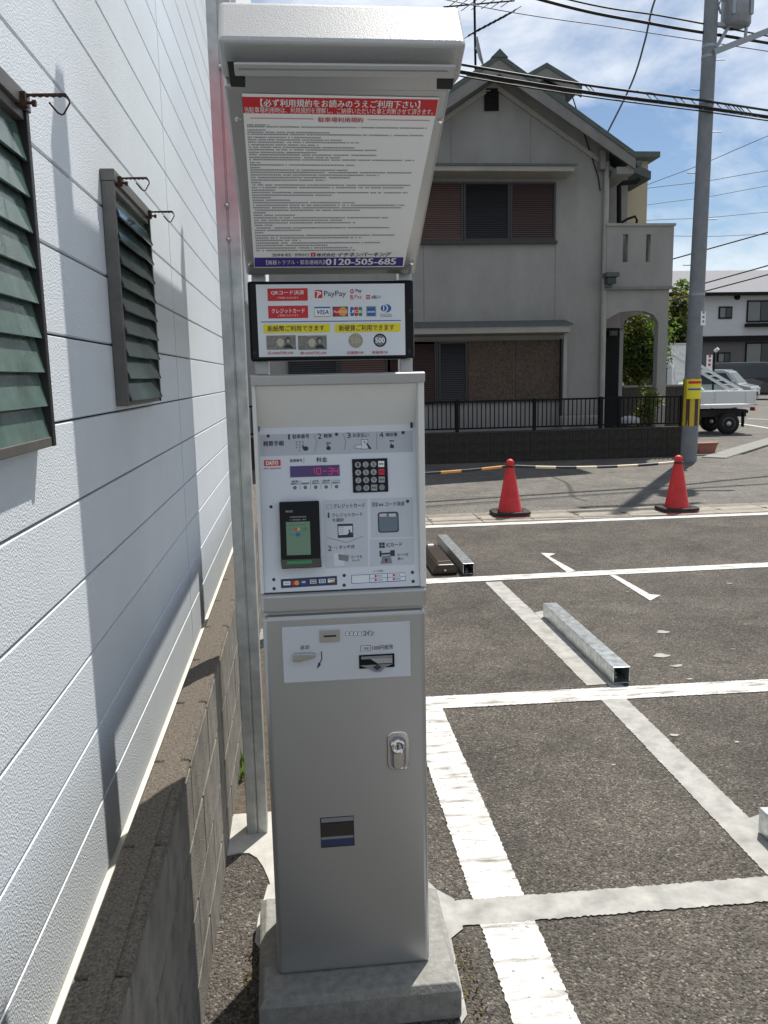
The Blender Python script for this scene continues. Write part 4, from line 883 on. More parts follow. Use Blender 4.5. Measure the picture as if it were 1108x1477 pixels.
for sgn in (1, -1):                                              # barge boards and inner moulding
    def q(x, dz): return (apex.x+sgn*(x-apex.x), ra.z-0.05-slope*(x-apex.x)+dz)
    P_ = [q(apex.x, -0.002), q(ex-0.03, -0.002), q(ex-0.03, -0.20), q(apex.x, -0.26)]
    MB().prism(P_, 1, YO+0.02, YO+0.07).build('barge_board', 'fascia', hs)
    P_ = [q(apex.x, -0.27), q(xr+0.2, -0.27), q(xr+0.2, -0.36), q(apex.x, -0.38)]
    MB().prism(P_, 1, YW-0.06, YW-0.003).build('gable_moulding', 'trim', hs)
    z1 = q(ex, -0.10)[1]; x0_, x1_ = sorted((apex.x+sgn*(xr-apex.x), apex.x+sgn*(ex-apex.x)))
    MB().box(x0_+0.004, x1_-0.04, YO+0.08, YW+7.4, z1-0.16, z1-0.03).build('eave_soffit', 'fascia', hs)
    xg = apex.x+sgn*(ex-apex.x+0.04); MB().tube([(xg, YO, z1+0.02), (xg, YW+8, z1+0.02)], 0.06, 8).build('gutter', 'rooftile', hs)
# ridge tile
MB().prism([(apex.x-0.16, ra.z-0.03), (apex.x+0.16, ra.z-0.03), (apex.x, ra.z+0.12)], 1, YO-0.02, YW+8.02).build('ridge_cap', 'rooftile', hs)
# rear cross gable
YR = 20.5
g0, gl, grr = pw(789, 90, YR), pw(762, 102, YR), pw(840, 121, YR); sl2 = (g0.z-grr.z)/(grr.x-g0.x)
MB().prism([(g0.x-2.5, 4), (grr.x-0.25, 4), (grr.x-0.25, g0.z-sl2*(grr.x-0.25-g0.x)-0.2), (g0.x, g0.z-0.2), (g0.x-2.5, g0.z-2.5*sl2-0.2)], 1, YR+0.5, YR+5).build('rear_gable_wall', 'stucco', hs)
roof(g0.x, g0.z-0.10, grr.x, sl2, YR, YR+5, hs)
for sgn in (1, -1): MB().prism([(g0.x, g0.z-0.101), (g0.x+sgn*(grr.x-g0.x), grr.z-0.10), (g0.x+sgn*(grr.x-g0.x), grr.z-0.28), (g0.x, g0.z-0.33)], 1, YR+0.02, YR+0.08).build('barge_board', 'fascia', hs)
# right rear wing
YB_ = 19.2
a, b = pw(868, 232, YB_), pw(932, 340, YB_)
MB().box(xr-0.4, b.x, YB_, YB_+5, 3.5, a.z).build('wing_wall', 'stucco2', hs)
MB().box(xr-0.4, pw(943, 230, YB_).x, YB_-0.35, YB_+5.3, a.z+0.002, a.z+0.12).build('wing_roof', 'rooftile', hs)
# small lean-to eave between main wall and wing
p0, p1 = pw(876, 226, 18.2), pw(931, 252, 18.2)
MB().prism([(p0.x, p0.z), (p1.x, p1.z), (p1.x, p1.z-0.16), (p0.x, p0.z-0.2)], 1, 17.9, 19.1).build('lean_to_roof', 'rooftile', hs)
MB().box(p0.x, pw(905, 300, 18.3).x, 18.3, 19.1, 3.4, p0.z-0.25).build('lean_to_wall', 'stucco', hs)
# gable vent, seams
gv = [pw(*p, YW-0.02) for p in ((699, 160), (719, 159.5), (719, 131), (715, 125), (709, 122.5), (703, 125.5), (699, 132))]
vn = MB().prism([(p.x, p.z) for p in gv], 1, YW-0.05, YW-0.004).build('gable_vent', 'iron', hs)
for i in range(7):
    zz = gv[0].z+0.04+i*0.055; MB().box(gv[0].x+0.02, gv[1].x-0.02, YW-0.065, YW-0.0505, zz, zz+0.03).build('vent_slat', 'iron', vn)
for u, v0, v1 in ((765, 150, 237), (651, 150, 237), (800, 255, 466), (612, 355, 466)):
    p, q = pw(u, v1), pw(u, v0); MB().box(p.x-0.008, p.x+0.008, YW-0.004, YW-0.001, p.z, q.z).build('expansion_joint', 'fascia', hs)
# canopies over the windows
def awning(u1, vt, vb, x0):
    p, q = pw(u1, vt, YW-0.5), pw(u1, vb, YW-0.5)
    MB().prism([(YW-0.5, q.z), (YW-0.5, p.z), (YW-0.002, p.z+0.10), (YW-0.002, q.z-0.03)], 0, x0, p.x).build('window_canopy', 'trim', hs, bevel=0.01)
    MB().prism([(YW-0.53, p.z-0.005), (YW-0.53, p.z+0.035), (YW-0.002, p.z+0.135), (YW-0.002, p.z+0.101)], 0, x0-0.03, p.x+0.05).build('canopy_flashing', 'rooftile', hs)
awning(829, 239, 247, 1.9); awning(823, 469, 479, 0.6)
# shutters: each leaf with its own slats
def shutter(x0, x1, z0, z1, m, n=26, parent=None):
    fr = MB(); f_ = 0.04
    fr.box(x0, x0+f_, YW-0.07, YW-0.01, z0, z1); fr.box(x1-f_, x1, YW-0.07, YW-0.01, z0, z1); fr.box(x0+f_, x1-f_, YW-0.069, YW-0.01, z0, z0+f_); fr.box(x0+f_, x1-f_, YW-0.069, YW-0.01, z1-f_, z1)
    wn = fr.build('shutter', 'darkalu', parent or hs)
    MB().box(x0+f_, x1-f_, YW-0.03, YW-0.012, z0+f_, z1-f_).build('shutter_back', 'interior', wn)
    sl = MB(); h = (z1-z0-2*f_)/n
    for i in range(n):
        zz = z0+f_+i*h; sl.prism([(YW-0.058, zz+0.004), (YW-0.052, zz+0.004), (YW-0.034, zz+h*0.95), (YW-0.040, zz+h*0.95)], 0, x0+f_, x1-f_)
    tag(sl.build('slats', m, wn), kind='stuff')
zt_, zb_ = pw(803, 263, YW-0.06).z, pw(803, 347, YW-0.06).z
xs = [pw(u, 300, YW-0.06).x for u in (604, 669, 736, 802)]; dx = xs[1]-xs[0]
shutter(xs[0]-dx-0.02, xs[0]-0.01, zb_, zt_, 'darkshut')
for i, m in enumerate(('redshut', 'darkshut', 'brownshut')): shutter(xs[i], xs[i+1]-0.01, zb_, zt_, m)
MB().box(xs[0]-dx-0.06, xs[3]+0.03, YW-0.09, YW-0.008, zb_-0.06, zb_-0.003).build('window_sill', 'darkalu', hs)
zt2, zb2 = pw(808, 490, YW-0.06).z, pw(808, 578, YW-0.06).z
xa = [pw(u, 540, YW-0.06).x for u in (560, 633, 675)]
for i in range(3): shutter(xa[0]-(2-i)*1.0, xa[0]-(1-i)*1.0-0.01, zb2, zt2, ('darkshut', 'redshut', 'redshut')[i])
shutter(xa[0]+0.0, xa[1]-0.01, zb2, zt2, 'redshut'); shutter(xa[1], xa[2]-0.01, zb2, zt2, 'darkshut')
for u0, u1 in ((675, 742), (743, 808)):
    x0, x1 = pw(u0, 530, YW-0.06).x, pw(u1, 530, YW-0.06).x
    rs = MB(); n = 60
    rs.box(x0+0.01, x1-0.01, YW-0.05, YW-0.03, zb2, zt2)
    sc_ = rs.build('reed_screen', 'reed', hs); rd_ = MB()
    for i in range(n):
        zz = zb2+(zt2-zb2)*i/n; rd_.tube([(x0+0.01, YW-0.054, zz+0.01), (x1-0.01, YW-0.054, zz+0.01)], 0.008, 5)
    tag(rd_.build('reeds', 'reed', sc_), kind='stuff')
x = pw(808, 530, YW-0.06).x
MB().box(x+0.006, x+0.05, YW-0.09, YW-0.006, zb2-0.5, zt2+0.02).build('window_frame', 'darkalu', hs)
x = pw(815, 530, YW-0.3).x
MB().box(x-0.03, x+0.04, YW-0.3, YW-0.24, 0, pw(815, 479, YW-0.3).z).build('canopy_post', 'trim', hs)
# downpipes
x = pw(872, 400, YW-0.08).x
MB().tube([(x, YW-0.08, 0.05), (x, YW-0.08, pw(872, 235, YW).z)], 0.055, 10).build('downpipe', 'trim', hs)
q = [pw(u, v, 17.85) for u, v in ((922, 258), (918, 262), (899, 264), (893, 268), (893, 326))]
MB().tube(q, 0.05, 8).build('downpipe', 'iron', hs)
# balcony
YBL = 16.85
bx0, bx1 = pw(875, 370, YBL).x, pw(971, 370, YBL).x; bz0, bz1 = pw(920, 413, YBL).z, pw(920, 326, YBL).z
sl_ = [(pw(898.5, 360, YBL).x, pw(906, 360, YBL).x), (pw(932, 360, YBL).x, pw(938.5, 360, YBL).x)]
sz0, sz1 = pw(903, 378, YBL).z, pw(903, 338, YBL).z
bw_ = MB(); t0, t1 = YBL, YBL+0.14
bw_.box(bx0, bx1, t0, t1, bz0, sz0); bw_.box(bx0, bx1, t0, t1, sz1, bz1)
for a, b in ((bx0, sl_[0][0]), (sl_[0][1], sl_[1][0]), (sl_[1][1], bx1)): bw_.box(a, b, t0+0.0005, t1-0.0005, sz0, sz1)
bw_.box(bx1-0.14, bx1-0.001, t1, 19.1, bz0, bz1-0.002)
bal = bw_.build('balcony_wall', 'stucco', hs)
MB().box(bx0-0.02, bx1+0.03, t0-0.03, t1+0.03, bz1+0.001, bz1+0.05).build('balcony_coping', 'trim', bal)
MB().box(bx0, bx1-0.142, t1+0.001, 19.1, bz0, bz0+0.12).build('balcony_floor', 'stucco', bal)
MB().box(bx0-0.01, bx1+0.01, t0-0.02, t1, bz0-0.06, bz0-0.002).build('balcony_band', 'fascia', bal)
MB().tube([pw(888, 326, 17.6), pw(905, 316, 17.6), pw(916, 312, 17.6), pw(919, 318, 17.6), pw(917, 326, 17.6)], 0.025, 8).build('drying_rail', 'iron', bal)
# arched porch
def P2d(u, v, y): p = pw(u, v, y); return (p.x, p.z)
def arch(y, x_l, x_r, dz, thick, mname, name):
    o = [P2d(u, v, y) for u, v in ((873, 462), (894, 450), (915, 448.5), (931, 449), (943, 454), (950, 465))]
    L_, R_ = o[0][0], o[-1][0]; xo0, xo1 = P2d(867, 500, y)[0], P2d(964.5, 440, y)[0]
    top = bz0-0.061
    pts = [(xo0, 0), (L_, 0)]+o+[(R_, 0), (xo1, 0), (xo1, top), (xo0, top)]
    return MB().prism(pts, 1, y, y+thick).build(name, mname, hs)
arch(16.9, 0, 0, 0, 0.2, 'stucco', 'porch_arch')
YP = 18.9
pl0, pl1 = pw(889, 520, YP), pw(898.5, 520, YP)
MB().box(pl0.x, pl1.x, YP, YP+0.25, 0, pw(890, 475, YP).z).build('porch_pillar', 'stucco', hs)
MB().prism([P2d(u, v, YP) for u, v in ((886, 476), (898.5, 476), (901, 463), (908, 457), (920, 454), (955, 450), (955, 440), (886, 440))], 1, YP, YP+0.2).build('porch_beam', 'fascia', hs)
MB().box(xr+0.01, pl0.x-0.01, YP-0.2, YP-0.1, 0, pw(880, 474, YP).z).build('front_door', 'iron', hs)
dd = pw(883, 478, YP-0.25); MB().box(dd.x-0.1, dd.x+0.1, YP-0.32, YP-0.21, dd.z-0.1, dd.z+0.02).build('porch_lamp', 'glass', hs, bevel=0.01)
MB().box(xr+0.012, pl0.x-0.002, YP-0.19, YP+0.2, pw(880, 474, YP).z+0.003, bz0).build('porch_wall', 'stucco', hs)
# wall lamp under balcony
p = pw(881, 398, 16.7); MB().box(p.x-0.13, p.x+0.13, 16.55, 16.83, p.z-0.03, p.z+0.06).build('wall_lamp', 'rooftile', hs, bevel=0.01)
MB().box(p.x-0.10, p.x+0.08, 16.60, 16.80, p.z-0.16, p.z-0.035).build('lamp_glass', 'glass', hs, bevel=0.01)
MB().tube([(p.x-0.12, 16.7, p.z-0.20), (p.x+0.02, 16.68, p.z-0.20)], 0.03, 8).build('lamp_arm', 'rooftile', hs)
# cable bracket and drop wire on the wall
p = pw(868, 226, YW-0.1); MB().box(p.x-0.05, p.x+0.05, YW-0.2, YW-0.01, p.z-0.25, p.z+0.1).build('cable_bracket', 'fascia', hs)
MB().tube([pw(826, 140, YW-0.03), pw(845, 200, YW-0.03), pw(863, 255, YW-0.03), pw(866, 275, YW-0.03)], 0.012, 6).build('wall_cable', 'cable', hs)
# antenna on the roof
an = thing('roof_antenna', 'television antenna mast with satellite dish on the house roof ridge', 'antenna', pw(686, 92, 18.5))
YA = 18.5
p0, p1 = pw(686, 100, YA), pw(683.5, -60, YA)
MB().tube([p0, p1], 0.025, 8).build('mast', 'iron', an)
for a_, b_, n in (((676, 51), (742, 16), 9), ((640, 10), (742, 1), 7)):
    p, q = pw(*a_, YA-0.6), pw(*b_, YA+0.4); bm_ = MB().tube([p, q], 0.016, 6).build('boom', 'iron', an)
    for i in range(n):
        c = p.lerp(q, (i+0.5)/n); MB().tube([c+Vector((0.12, -0.30, 0.0)), c-Vector((0.12, -0.30, 0.0))], 0.008, 5).build('element', 'iron', bm_)
c = pw(693, 74, YA-0.2); ds = MB(); rings = []
ax = Vector((0.93, -0.30, 0.22)).normalized(); u_ = ax.orthogonal().normalized(); v_ = ax.cross(u_)
vs, fs = [], []; n = 20; rr_ = [(0.001, -0.07), (0.12, -0.062), (0.22, -0.035), (0.31, 0.0)]
for k, (r_, h) in enumerate(rr_): vs += [c+ax*h+(u_*math.cos(2*math.pi*i/n)+v_*math.sin(2*math.pi*i/n))*r_ for i in range(n)]
fs = [(k*n+i, k*n+(i+1) % n, (k+1)*n+(i+1) % n, (k+1)*n+i) for k in range(3) for i in range(n)]
ds.add(vs, fs, True); do = ds.build('dish', 'steel', an); sm = do.modifiers.new('s', 'SOLIDIFY'); sm.thickness = 0.012
MB().tube([c-ax*0.07, p0.lerp(p1, 0.2)], 0.02, 6).build('dish_arm', 'iron', an)
# ================================================================== FENCE IN FRONT OF THE HOUSE
YF = 16.0
fx1 = pw(989, 640, YF).x; ft = 0.575
fw = thing('fence_wall', 'low dark ribbed block wall at the edge of the road below the fence', 'wall', (4, YF, 0))
nb = MB(); nb.box(0.004, 0.396, 0, 0.12, 0, 0.187)
for i in range(13): nb.box(0.012+i*0.0295, 0.030+i*0.0295, -0.012, 0.0005, 0.006, 0.181)
bme = nb.mesh('block', 'fblock')
for rI in range(3):
    for i in range(27):
        xx = fx1-0.4*(i+1); piece('block', bme, (xx, YF, 0.0+rI*0.19), fw)
MB().box(fx1-10.8, fx1, YF+0.01, YF+0.11, -0.1, 0.568).build('mortar_core', 'fblock', fw)
MB().box(fx1-10.8, fx1+0.01, YF-0.012, YF+0.13, 0.570, 0.60).build('coping', 'fblock', fw)
mf = thing('metal_fence', 'black metal picket fence on top of the ribbed block wall', 'fence', (4, YF+0.06, 0.6))
zr = pw(800, 576, YF).z
MB().box(fx1-10.8, fx1, YF+0.045, YF+0.075, zr-0.02, zr+0.015).build('top_rail', 'iron', mf); MB().box(fx1-10.8, fx1, YF+0.047, YF+0.073, 0.65, 0.68).build('bottom_rail', 'iron', mf)
pk = MB().box(-0.009, 0.009, YF+0.052, YF+0.068, 0.681, zr-0.021).mesh('picket', 'iron')
for i in range(122): piece('picket', pk, (fx1-0.06-0.087*i, 0, 0), mf)
pt = MB().box(-0.03, 0.03, YF+0.03, YF+0.09, 0.601, zr+0.03).mesh('fence_post', 'iron')
for u in (985, 895, 868, 772, 660): piece('fence_post', pt, (pw(u, 600, YF).x, 0, 0), mf)
# things behind the fence
p = pw(835, 612, 16.6); ac = thing('air_conditioner', 'beige outdoor air conditioner unit behind the picket fence', 'air conditioner', (p.x, 16.6, 0.1))
MB().box(p.x-0.40, p.x+0.40, 16.45, 16.75, 0.12, 0.83).build('casing', 'trim', ac, bevel=0.02)
MB().lathe([(0.22, 0.0), (0.22, 0.012), (0.18, 0.016), (0.05, 0.016), (0.001, 0.02)], (p.x-0.1, 16.45, 0.47), 20, axis=1).build('fan_grille', 'fascia', ac)
for sx in (-0.3, 0.3): MB().box(p.x+sx-0.04, p.x+sx+0.04, 16.46, 16.74, 0.0, 0.119).build('foot', 'rubber', ac)
YG = 20.2
gwx0, gwx1 = pw(899, 560, YG).x, pw(1002, 560, YG).x
gw = thing('garden_wall', 'low dark ribbed wall behind the porch with pale coping', 'wall', (gwx0+1, YG, 0))
MB().box(gwx0, gwx1, YG, YG+0.12, 0, pw(950, 558, YG).z).build('wall', 'fblock', gw); zg = pw(950, 558, YG).z; MB().box(gwx0, gwx1, YG-0.02, YG+0.14, zg+0.001, zg+0.05).build('coping', 'concrete', gw)
# ================================================================== PLANTS
def crown(mb, c, r, n, size, rg, squash=1.0, lumps=9):
    L_ = [(Vector((rg.gauss(0, .45), rg.gauss(0, .45), rg.gauss(0, .45))), rg.uniform(.35, .62)) for _ in range(lumps)]
    for i in range(n):
        o, q = rg.choice(L_); d = Vector((rg.gauss(0, 1), rg.gauss(0, 1), rg.gauss(0, 1))).normalized()*q*rg.uniform(0.55, 1.02)
        p = Vector(c)+Vector(((o.x+d.x)*r[0], (o.y+d.y)*r[1], (o.z+d.z)*r[2]))
        a = Vector((rg.gauss(0, 1), rg.gauss(0, 1), rg.gauss(0, .6))).normalized(); b = a.orthogonal().normalized()
        b = (b*math.cos(i)+a.cross(b)*math.sin(i)); s_ = size*rg.uniform(0.6, 1.3)
        mb.add([p-a*s_, p+b*s_*0.45, p+a*s_, p-b*s_*0.45+Vector((0, 0, s_*0.15))], [(0, 1, 2, 3)])
def tree(name, label, cat, base, top, crowns, leafs, n, size, seed, group=None):
    rg = random.Random(seed); t = thing(name, label, cat, base, group)
    tr_ = MB(); b_ = Vector(base); tr_.tube([b_, b_.lerp(Vector(top), 0.5)+Vector((.04, .03, 0)), top], 0.07, 8, r2=0.03)
    for c, r in crowns: tr_.tube([b_.lerp(Vector(top), 0.6), b_.lerp(Vector(c), 0.8)+Vector((0.02, 0, 0.1)), c], 0.03, 6, r2=0.01)
    tr_.build('trunk', 'bark', t)
    for k, m in enumerate(leafs):
        mb = MB()
        for c, r in crowns: crown(mb, c, r, n, size, rg)
        mb.build('crown', m, t)
    return t
YT_ = 21.0
c = pw(922, 500, YT_)
tree('shrub_tree', 'rounded yellow-green clipped shrub tree seen through the porch arch', 'tree', (c.x, YT_, 0), (c.x, YT_, c.z+0.3), [((c.x, YT_, c.z+0.15), (0.78, 0.6, 0.95)), ((c.x-0.05, YT_+0.1, c.z-0.4), (0.65, 0.55, 0.7))], ('leafy', 'leafg', 'leafd'), 1500, 0.06, 21)
YT_ = 26.0
c = pw(968, 482, YT_)
tree('leafy_tree', 'dark green leafy tree between the house and the utility pole', 'tree', (c.x, YT_, 0), (c.x, YT_, c.z+0.4), [((c.x+0.1, YT_, c.z+0.25), (0.72, 0.65, 0.72)), ((c.x-0.25, YT_, c.z-0.4), (0.6, 0.6, 0.7))], ('leafg', 'leafd', 'leafy'), 1100, 0.09, 22)
c = pw(938, 580, 16.5)
tree('shrub', 'small bright green shrub behind fence in front of porch column', 'shrub', (c.x, 16.5, 0), (c.x, 16.5, 0.9), [((c.x-0.05, 16.5, 1.1), (0.22, 0.16, 0.36)), ((c.x-0.20, 16.5, 0.8), (0.24, 0.16, 0.26))], ('leafy', 'leafg'), 330, 0.04, 23)
c = pw(908, 606, 16.45)
MBs = MB().lathe([(0.001, 0), (0.14, 0), (0.22, 0.07), (0.2, 0.16), (0.1, 0.2), (0.001, 0.21)], (c.x, 16.45, c.z-0.12), 16)
tag(MBs.build('garden_bag', 'whitewall'), 'white rounded garden bag behind the black fence', 'bag')
tag(MB().box(c.x-0.3, c.x+0.3, 16.3, 16.6, 0, c.z-0.125).build('garden_ledge', 'fblock'), 'dark ledge under the white garden bag behind the fence', 'ledge')
# ================================================================== UTILITY POLE
pb = G(998, 666); px_, py_ = pb.x, pb.y+0.14
up = thing('utility_pole', 'grey concrete utility pole with yellow and black warning wrap and transformer', 'utility pole', (px_, py_, 0))
tpx = 0.18
pole_at = lambda z: Vector((px_+0.012*z, py_, z))
MB().tube([pole_at(-0.1), pole_at(11.2)], 0.150, 20, r2=0.105).build('pole', 'pole', up)
wz0, wz1 = pw(1000, 614, py_).z, pw(1000, 546, py_).z
MB().tube([pole_at(wz0), pole_at(wz1)], 0.1535, 20, caps=False).build('warning_wrap', 'wyellow', up)
for k in range(6):
    a = R(-90+k*60+12); c0 = Vector((math.cos(a)*0.1545, math.sin(a)*0.1545, 0)); tt = Vector((-math.sin(a), math.cos(a), 0))
    MB().obox(pole_at((wz0+wz1)/2)+c0, tt*0.036, Vector((0, 0, (wz1-wz0)/2-0.005)), c0.normalized()*0.0015).build('black_stripe', 'wbrown', up)
pz0, pz1 = pw(1000, 575, py_).z, pw(1000, 547, py_).z
sgn_ = MB(); rr2 = 0.163; n = 8
arc = [(pole_at(pz0).x+rr2*math.cos(a), py_+rr2*math.sin(a)) for a in [R(-150+i*120/n) for i in range(n+1)]]
sgn_.add([(*p, z) for z in (pz0, pz1) for p in arc], [(i, i+1, n+2+i, n+1+i) for i in range(n)]); so_ = sgn_.build('warning_plate', 'yellow', up)
for zz, m, h in ((0.28, 'red', 0.05), (0.16, 'bluep', 0.035)):
    sm_ = MB(); arc2 = [(pole_at(pz0).x+(rr2+0.001)*math.cos(a), py_+(rr2+0.001)*math.sin(a)) for a in [R(-140+i*100/n) for i in range(n+1)]]
    sm_.add([(*p, z) for z in (pz0+zz, pz0+zz+h) for p in arc2], [(i, i+1, n+2+i, n+1+i) for i in range(n)]); sm_.build('plate_marking', m, so_)
z0, z1 = pw(1010, 470, py_).z, pw(1010, 450, py_).z
pp_ = pole_at(z0); MB().box(pp_.x+0.03, pp_.x+0.12, py_-0.155, py_-0.135, z0, z1).build('number_plate', 'white', up)
for i in range(3): MB().box(pp_.x+0.055, pp_.x+0.095, py_-0.157, py_-0.1555, z0+0.05+i*0.08, z0+0.09+i*0.08).build('plate_mark', 'grey', up)
for zz in (3.05, pw(1020, 85, py_).z, pw(1020, 70, py_).z, 6.36): MB().tube([pole_at(zz), pole_at(zz+0.05)], 0.152-0.004*zz+0.004, 18).build('pole_band', 'steel', up)
for i, zz in enumerate((3.6, 4.4, 5.2, 5.9, 6.6, 7.1)):
    s_ = 1 if i % 2 else -1; MB().tube([pole_at(zz)+Vector((s_*0.11, 0, 0)), pole_at(zz)+Vector((s_*0.30, -0.02, 0))], 0.010, 6).build('step_bolt', 'steel', up)
# bracket and transformer
tz = pw(1060, 36, py_).z; tx = pw(1063, 20, py_).x
tf = MB().lathe([(0.001, -0.02), (0.20, -0.02), (0.24, 0.0), (0.24, 0.75), (0.22, 0.80), (0.08, 0.82), (0.06, 0.95), (0.001, 0.96)], (tx, py_, tz), 20).build('transformer', 'steel', up)
for a in (0.6, 2.2, 4.0, 5.4): MB().box(tx+0.25*math.cos(a)-0.03, tx+0.25*math.cos(a)+0.03, py_+0.25*math.sin(a)-0.03, py_+0.25*math.sin(a)+0.03, tz+0.1, tz+0.65).build('cooling_fin', 'steel', tf)
p, q = pw(1030, 75, py_-0.16), pw(1125, 38, py_-0.16); MB().bar(p, q, 0.07, 0.09).build('cross_arm', 'steel', up)
MB().bar(pw(1030, 74, py_), pw(1052, 37, py_), 0.05).build('brace', 'steel', up); MB().bar(pw(1075, 55, py_), pw(1079, 12, py_), 0.04).build('brace', 'steel', up)
MB().bar(pw(1022, 36, py_), pw(1080, 36, py_), 0.08, 0.06).build('transformer_arm', 'steel', up)
MB().tube([pw(1040, 20, py_), pw(1036, 8, py_), pw(1040, 0, py_), pw(1048, 2, py_)], 0.02, 6).build('conduit', 'steel', up)
for zz in (9.9, 10.7): MB().bar((px_-0.75+tpx, py_, zz), (px_+0.9+tpx, py_, zz), 0.08, 0.08).build('cross_arm', 'steel', up)
ins = MB().lathe([(0.03, 0), (0.06, 0.02), (0.03, 0.05), (0.06, 0.08), (0.03, 0.11), (0.02, 0.16)], (0, 0, 0), 10).mesh('insulator', 'white')
for zz in (9.94, 10.74):
    for dx_ in (-0.65, 0.1, 0.8): piece('insulator', ins, (px_+tpx+dx_, py_, zz), up)
# ================================================================== WIRES
def wire(label, pts, r, m='cable', name='overhead_cable', group='overhead cables'):
    mb = MB(); mb.tube(pts, r, 6); c_ = Vector(pts[len(pts)//2])
    return tag(mb.build(name, m, org=c_), label, 'cable', group)
def path(ps, n=24):
    """smooth curve through surveyed points"""
    ps = [Vector(p) for p in ps]; out = []
    for i in range(len(ps)-1):
        p0, p1, p2, p3 = ps[max(i-1, 0)], ps[i], ps[i+1], ps[min(i+2, len(ps)-1)]
        for k in range(n):
            t = k/n; out.append(0.5*((2*p1)+(p2-p0)*t+(2*p0-5*p1+4*p2-p3)*t*t+(3*p1-p0-3*p2+p3)*t**3))
    out.append(ps[-1]); return out
def run(a, b, c, left=2.2):
    A, B_, C_ = pw(*a), pw(*b), pw(*c); return [A-(B_-A)*left+Vector((0, 0, 0.35)), A, B_, C_, C_+(C_-B_)*2]
for k, (dy, dz, r_, lb) in enumerate(((0, -0.045, 0.020, 'thickest black cable in the middle of the bundle crossing the house gable'), (0.05, 0.10, 0.021, 'uppermost cable of the black bundle crossing the house gable'), (0.03, -0.085, 0.012, 'lowest cable of the black bundle crossing the house gable'), (-0.04, -0.03, 0.014, 'front cable of the black bundle, pressed against the thickest one'))):
    pts = [p+Vector((0, dy, dz*(1 if i else 1))) for i, p in enumerate(run((690, 105, 14.2), (1020, 153, py_-0.2), (1108, 166, 15.4)))]
    wire(lb, path(pts), r_, group='cables in the thick black bundle')
pts = path(run((690, 105, 14.2), (1020, 153, py_-0.2), (1108, 166, 15.4)))
hang = MB()
hr = random.Random(4)
for i in range(26, 70):
    if hr.random() < 0.55: continue
    p = pts[i]+(pts[i+1]-pts[i])*hr.random(); hang.tube([p+Vector((-0.14, 0.05, 0.11)), p+Vector((-0.05, 0.04, 0.02)), p+Vector((0.08, 0.0, -0.07))], 0.009, 5)
tag(hang.build('cable_hanger', 'steel'), 'thin spiral hangers wrapped along the thick black cable bundle', 'cable hanger', kind='stuff')
wire('thick black double cable sagging high towards the transformer', path(run((775, -2, 14.6), (940, 34, 15.0), (1108, 62, 15.3))), 0.026, group=None)
wire('thin black cable just above the thick double cable', path(run((815, -2, 14.6), (960, 24, 15.0), (1108, 52, 15.3))), 0.014, group=None)
wire('thin wire passing behind antenna towards the pole', path(run((655, 2, 15.2), (890, 40, 15.3), (1018, 60, 15.3))), 0.008, 'cablegrey', group=None)
wire('grey service wire dropping in a curve to the house eave', path([pw(970, -60, 15.0), pw(943, 5, 15.1), pw(930, 60, 15.6), pw(912, 118, 16.2), pw(877, 190, 16.8)]), 0.017, 'cablegrey', group=None)
for a, b, lb in (((930, 296, 30), (1108, 268, 30), 'thin grey wire passing just above the balcony level behind the utility pole'), ((930, 318, 32), (1108, 306, 32), 'thin grey wire level with the balcony rail behind the utility pole'), ((940, 340, 34), (1108, 338, 34), 'lowest level thin grey wire above the far grey roof'), ((930, 272, 30), (1108, 246, 28), 'thin grey wire with gentle slope level with the beige wing wall'), ((930, 268, 30), (1108, 196, 26), 'steepest thin grey wire rising away from the beige wing wall')):
    A, B_ = pw(*a), pw(*b); d = B_-A; wire(lb, path([A-d*0.8, A, (A+B_)/2-Vector((0, 0, 0.05)), B_, B_+d]), 0.011, 'cablegrey', group='far thin wires behind the pole')
for a, b, lb in (((968, 422, 24), (1108, 383, 22), 'upper of two dark cables crossing the far grey roof'), ((972, 432, 24), (1108, 396, 22), 'lower of two dark cables crossing the far grey roof'), ((930, 385, 24), (1108, 335, 22), 'dark cable sloping up above the ridge of the far grey roof')):
    A, B_ = pw(*a), pw(*b); d = B_-A; wire(lb, path([A-d*0.3, A, B_, B_+d*6]), 0.018, group='dark cables before the far roof')
for dx_, zz, lb in ((0, 10.9, 'high power line on the road side of the upper cross arm'), (0.0, 10.1, 'high power line on the lower cross arm of the pole'), (0.5, 10.9, 'high power line on the house side of the upper cross arm')):
    y_ = py_+dx_*0.6-0.2; wire(lb, [(-20, y_-0.3, zz+0.1), (px_-8, y_, zz-0.15), (px_, y_, zz), (px_+9, y_+0.1, zz-0.2), (40, y_+0.4, zz+0.3)], 0.014, group='high power lines above the street')
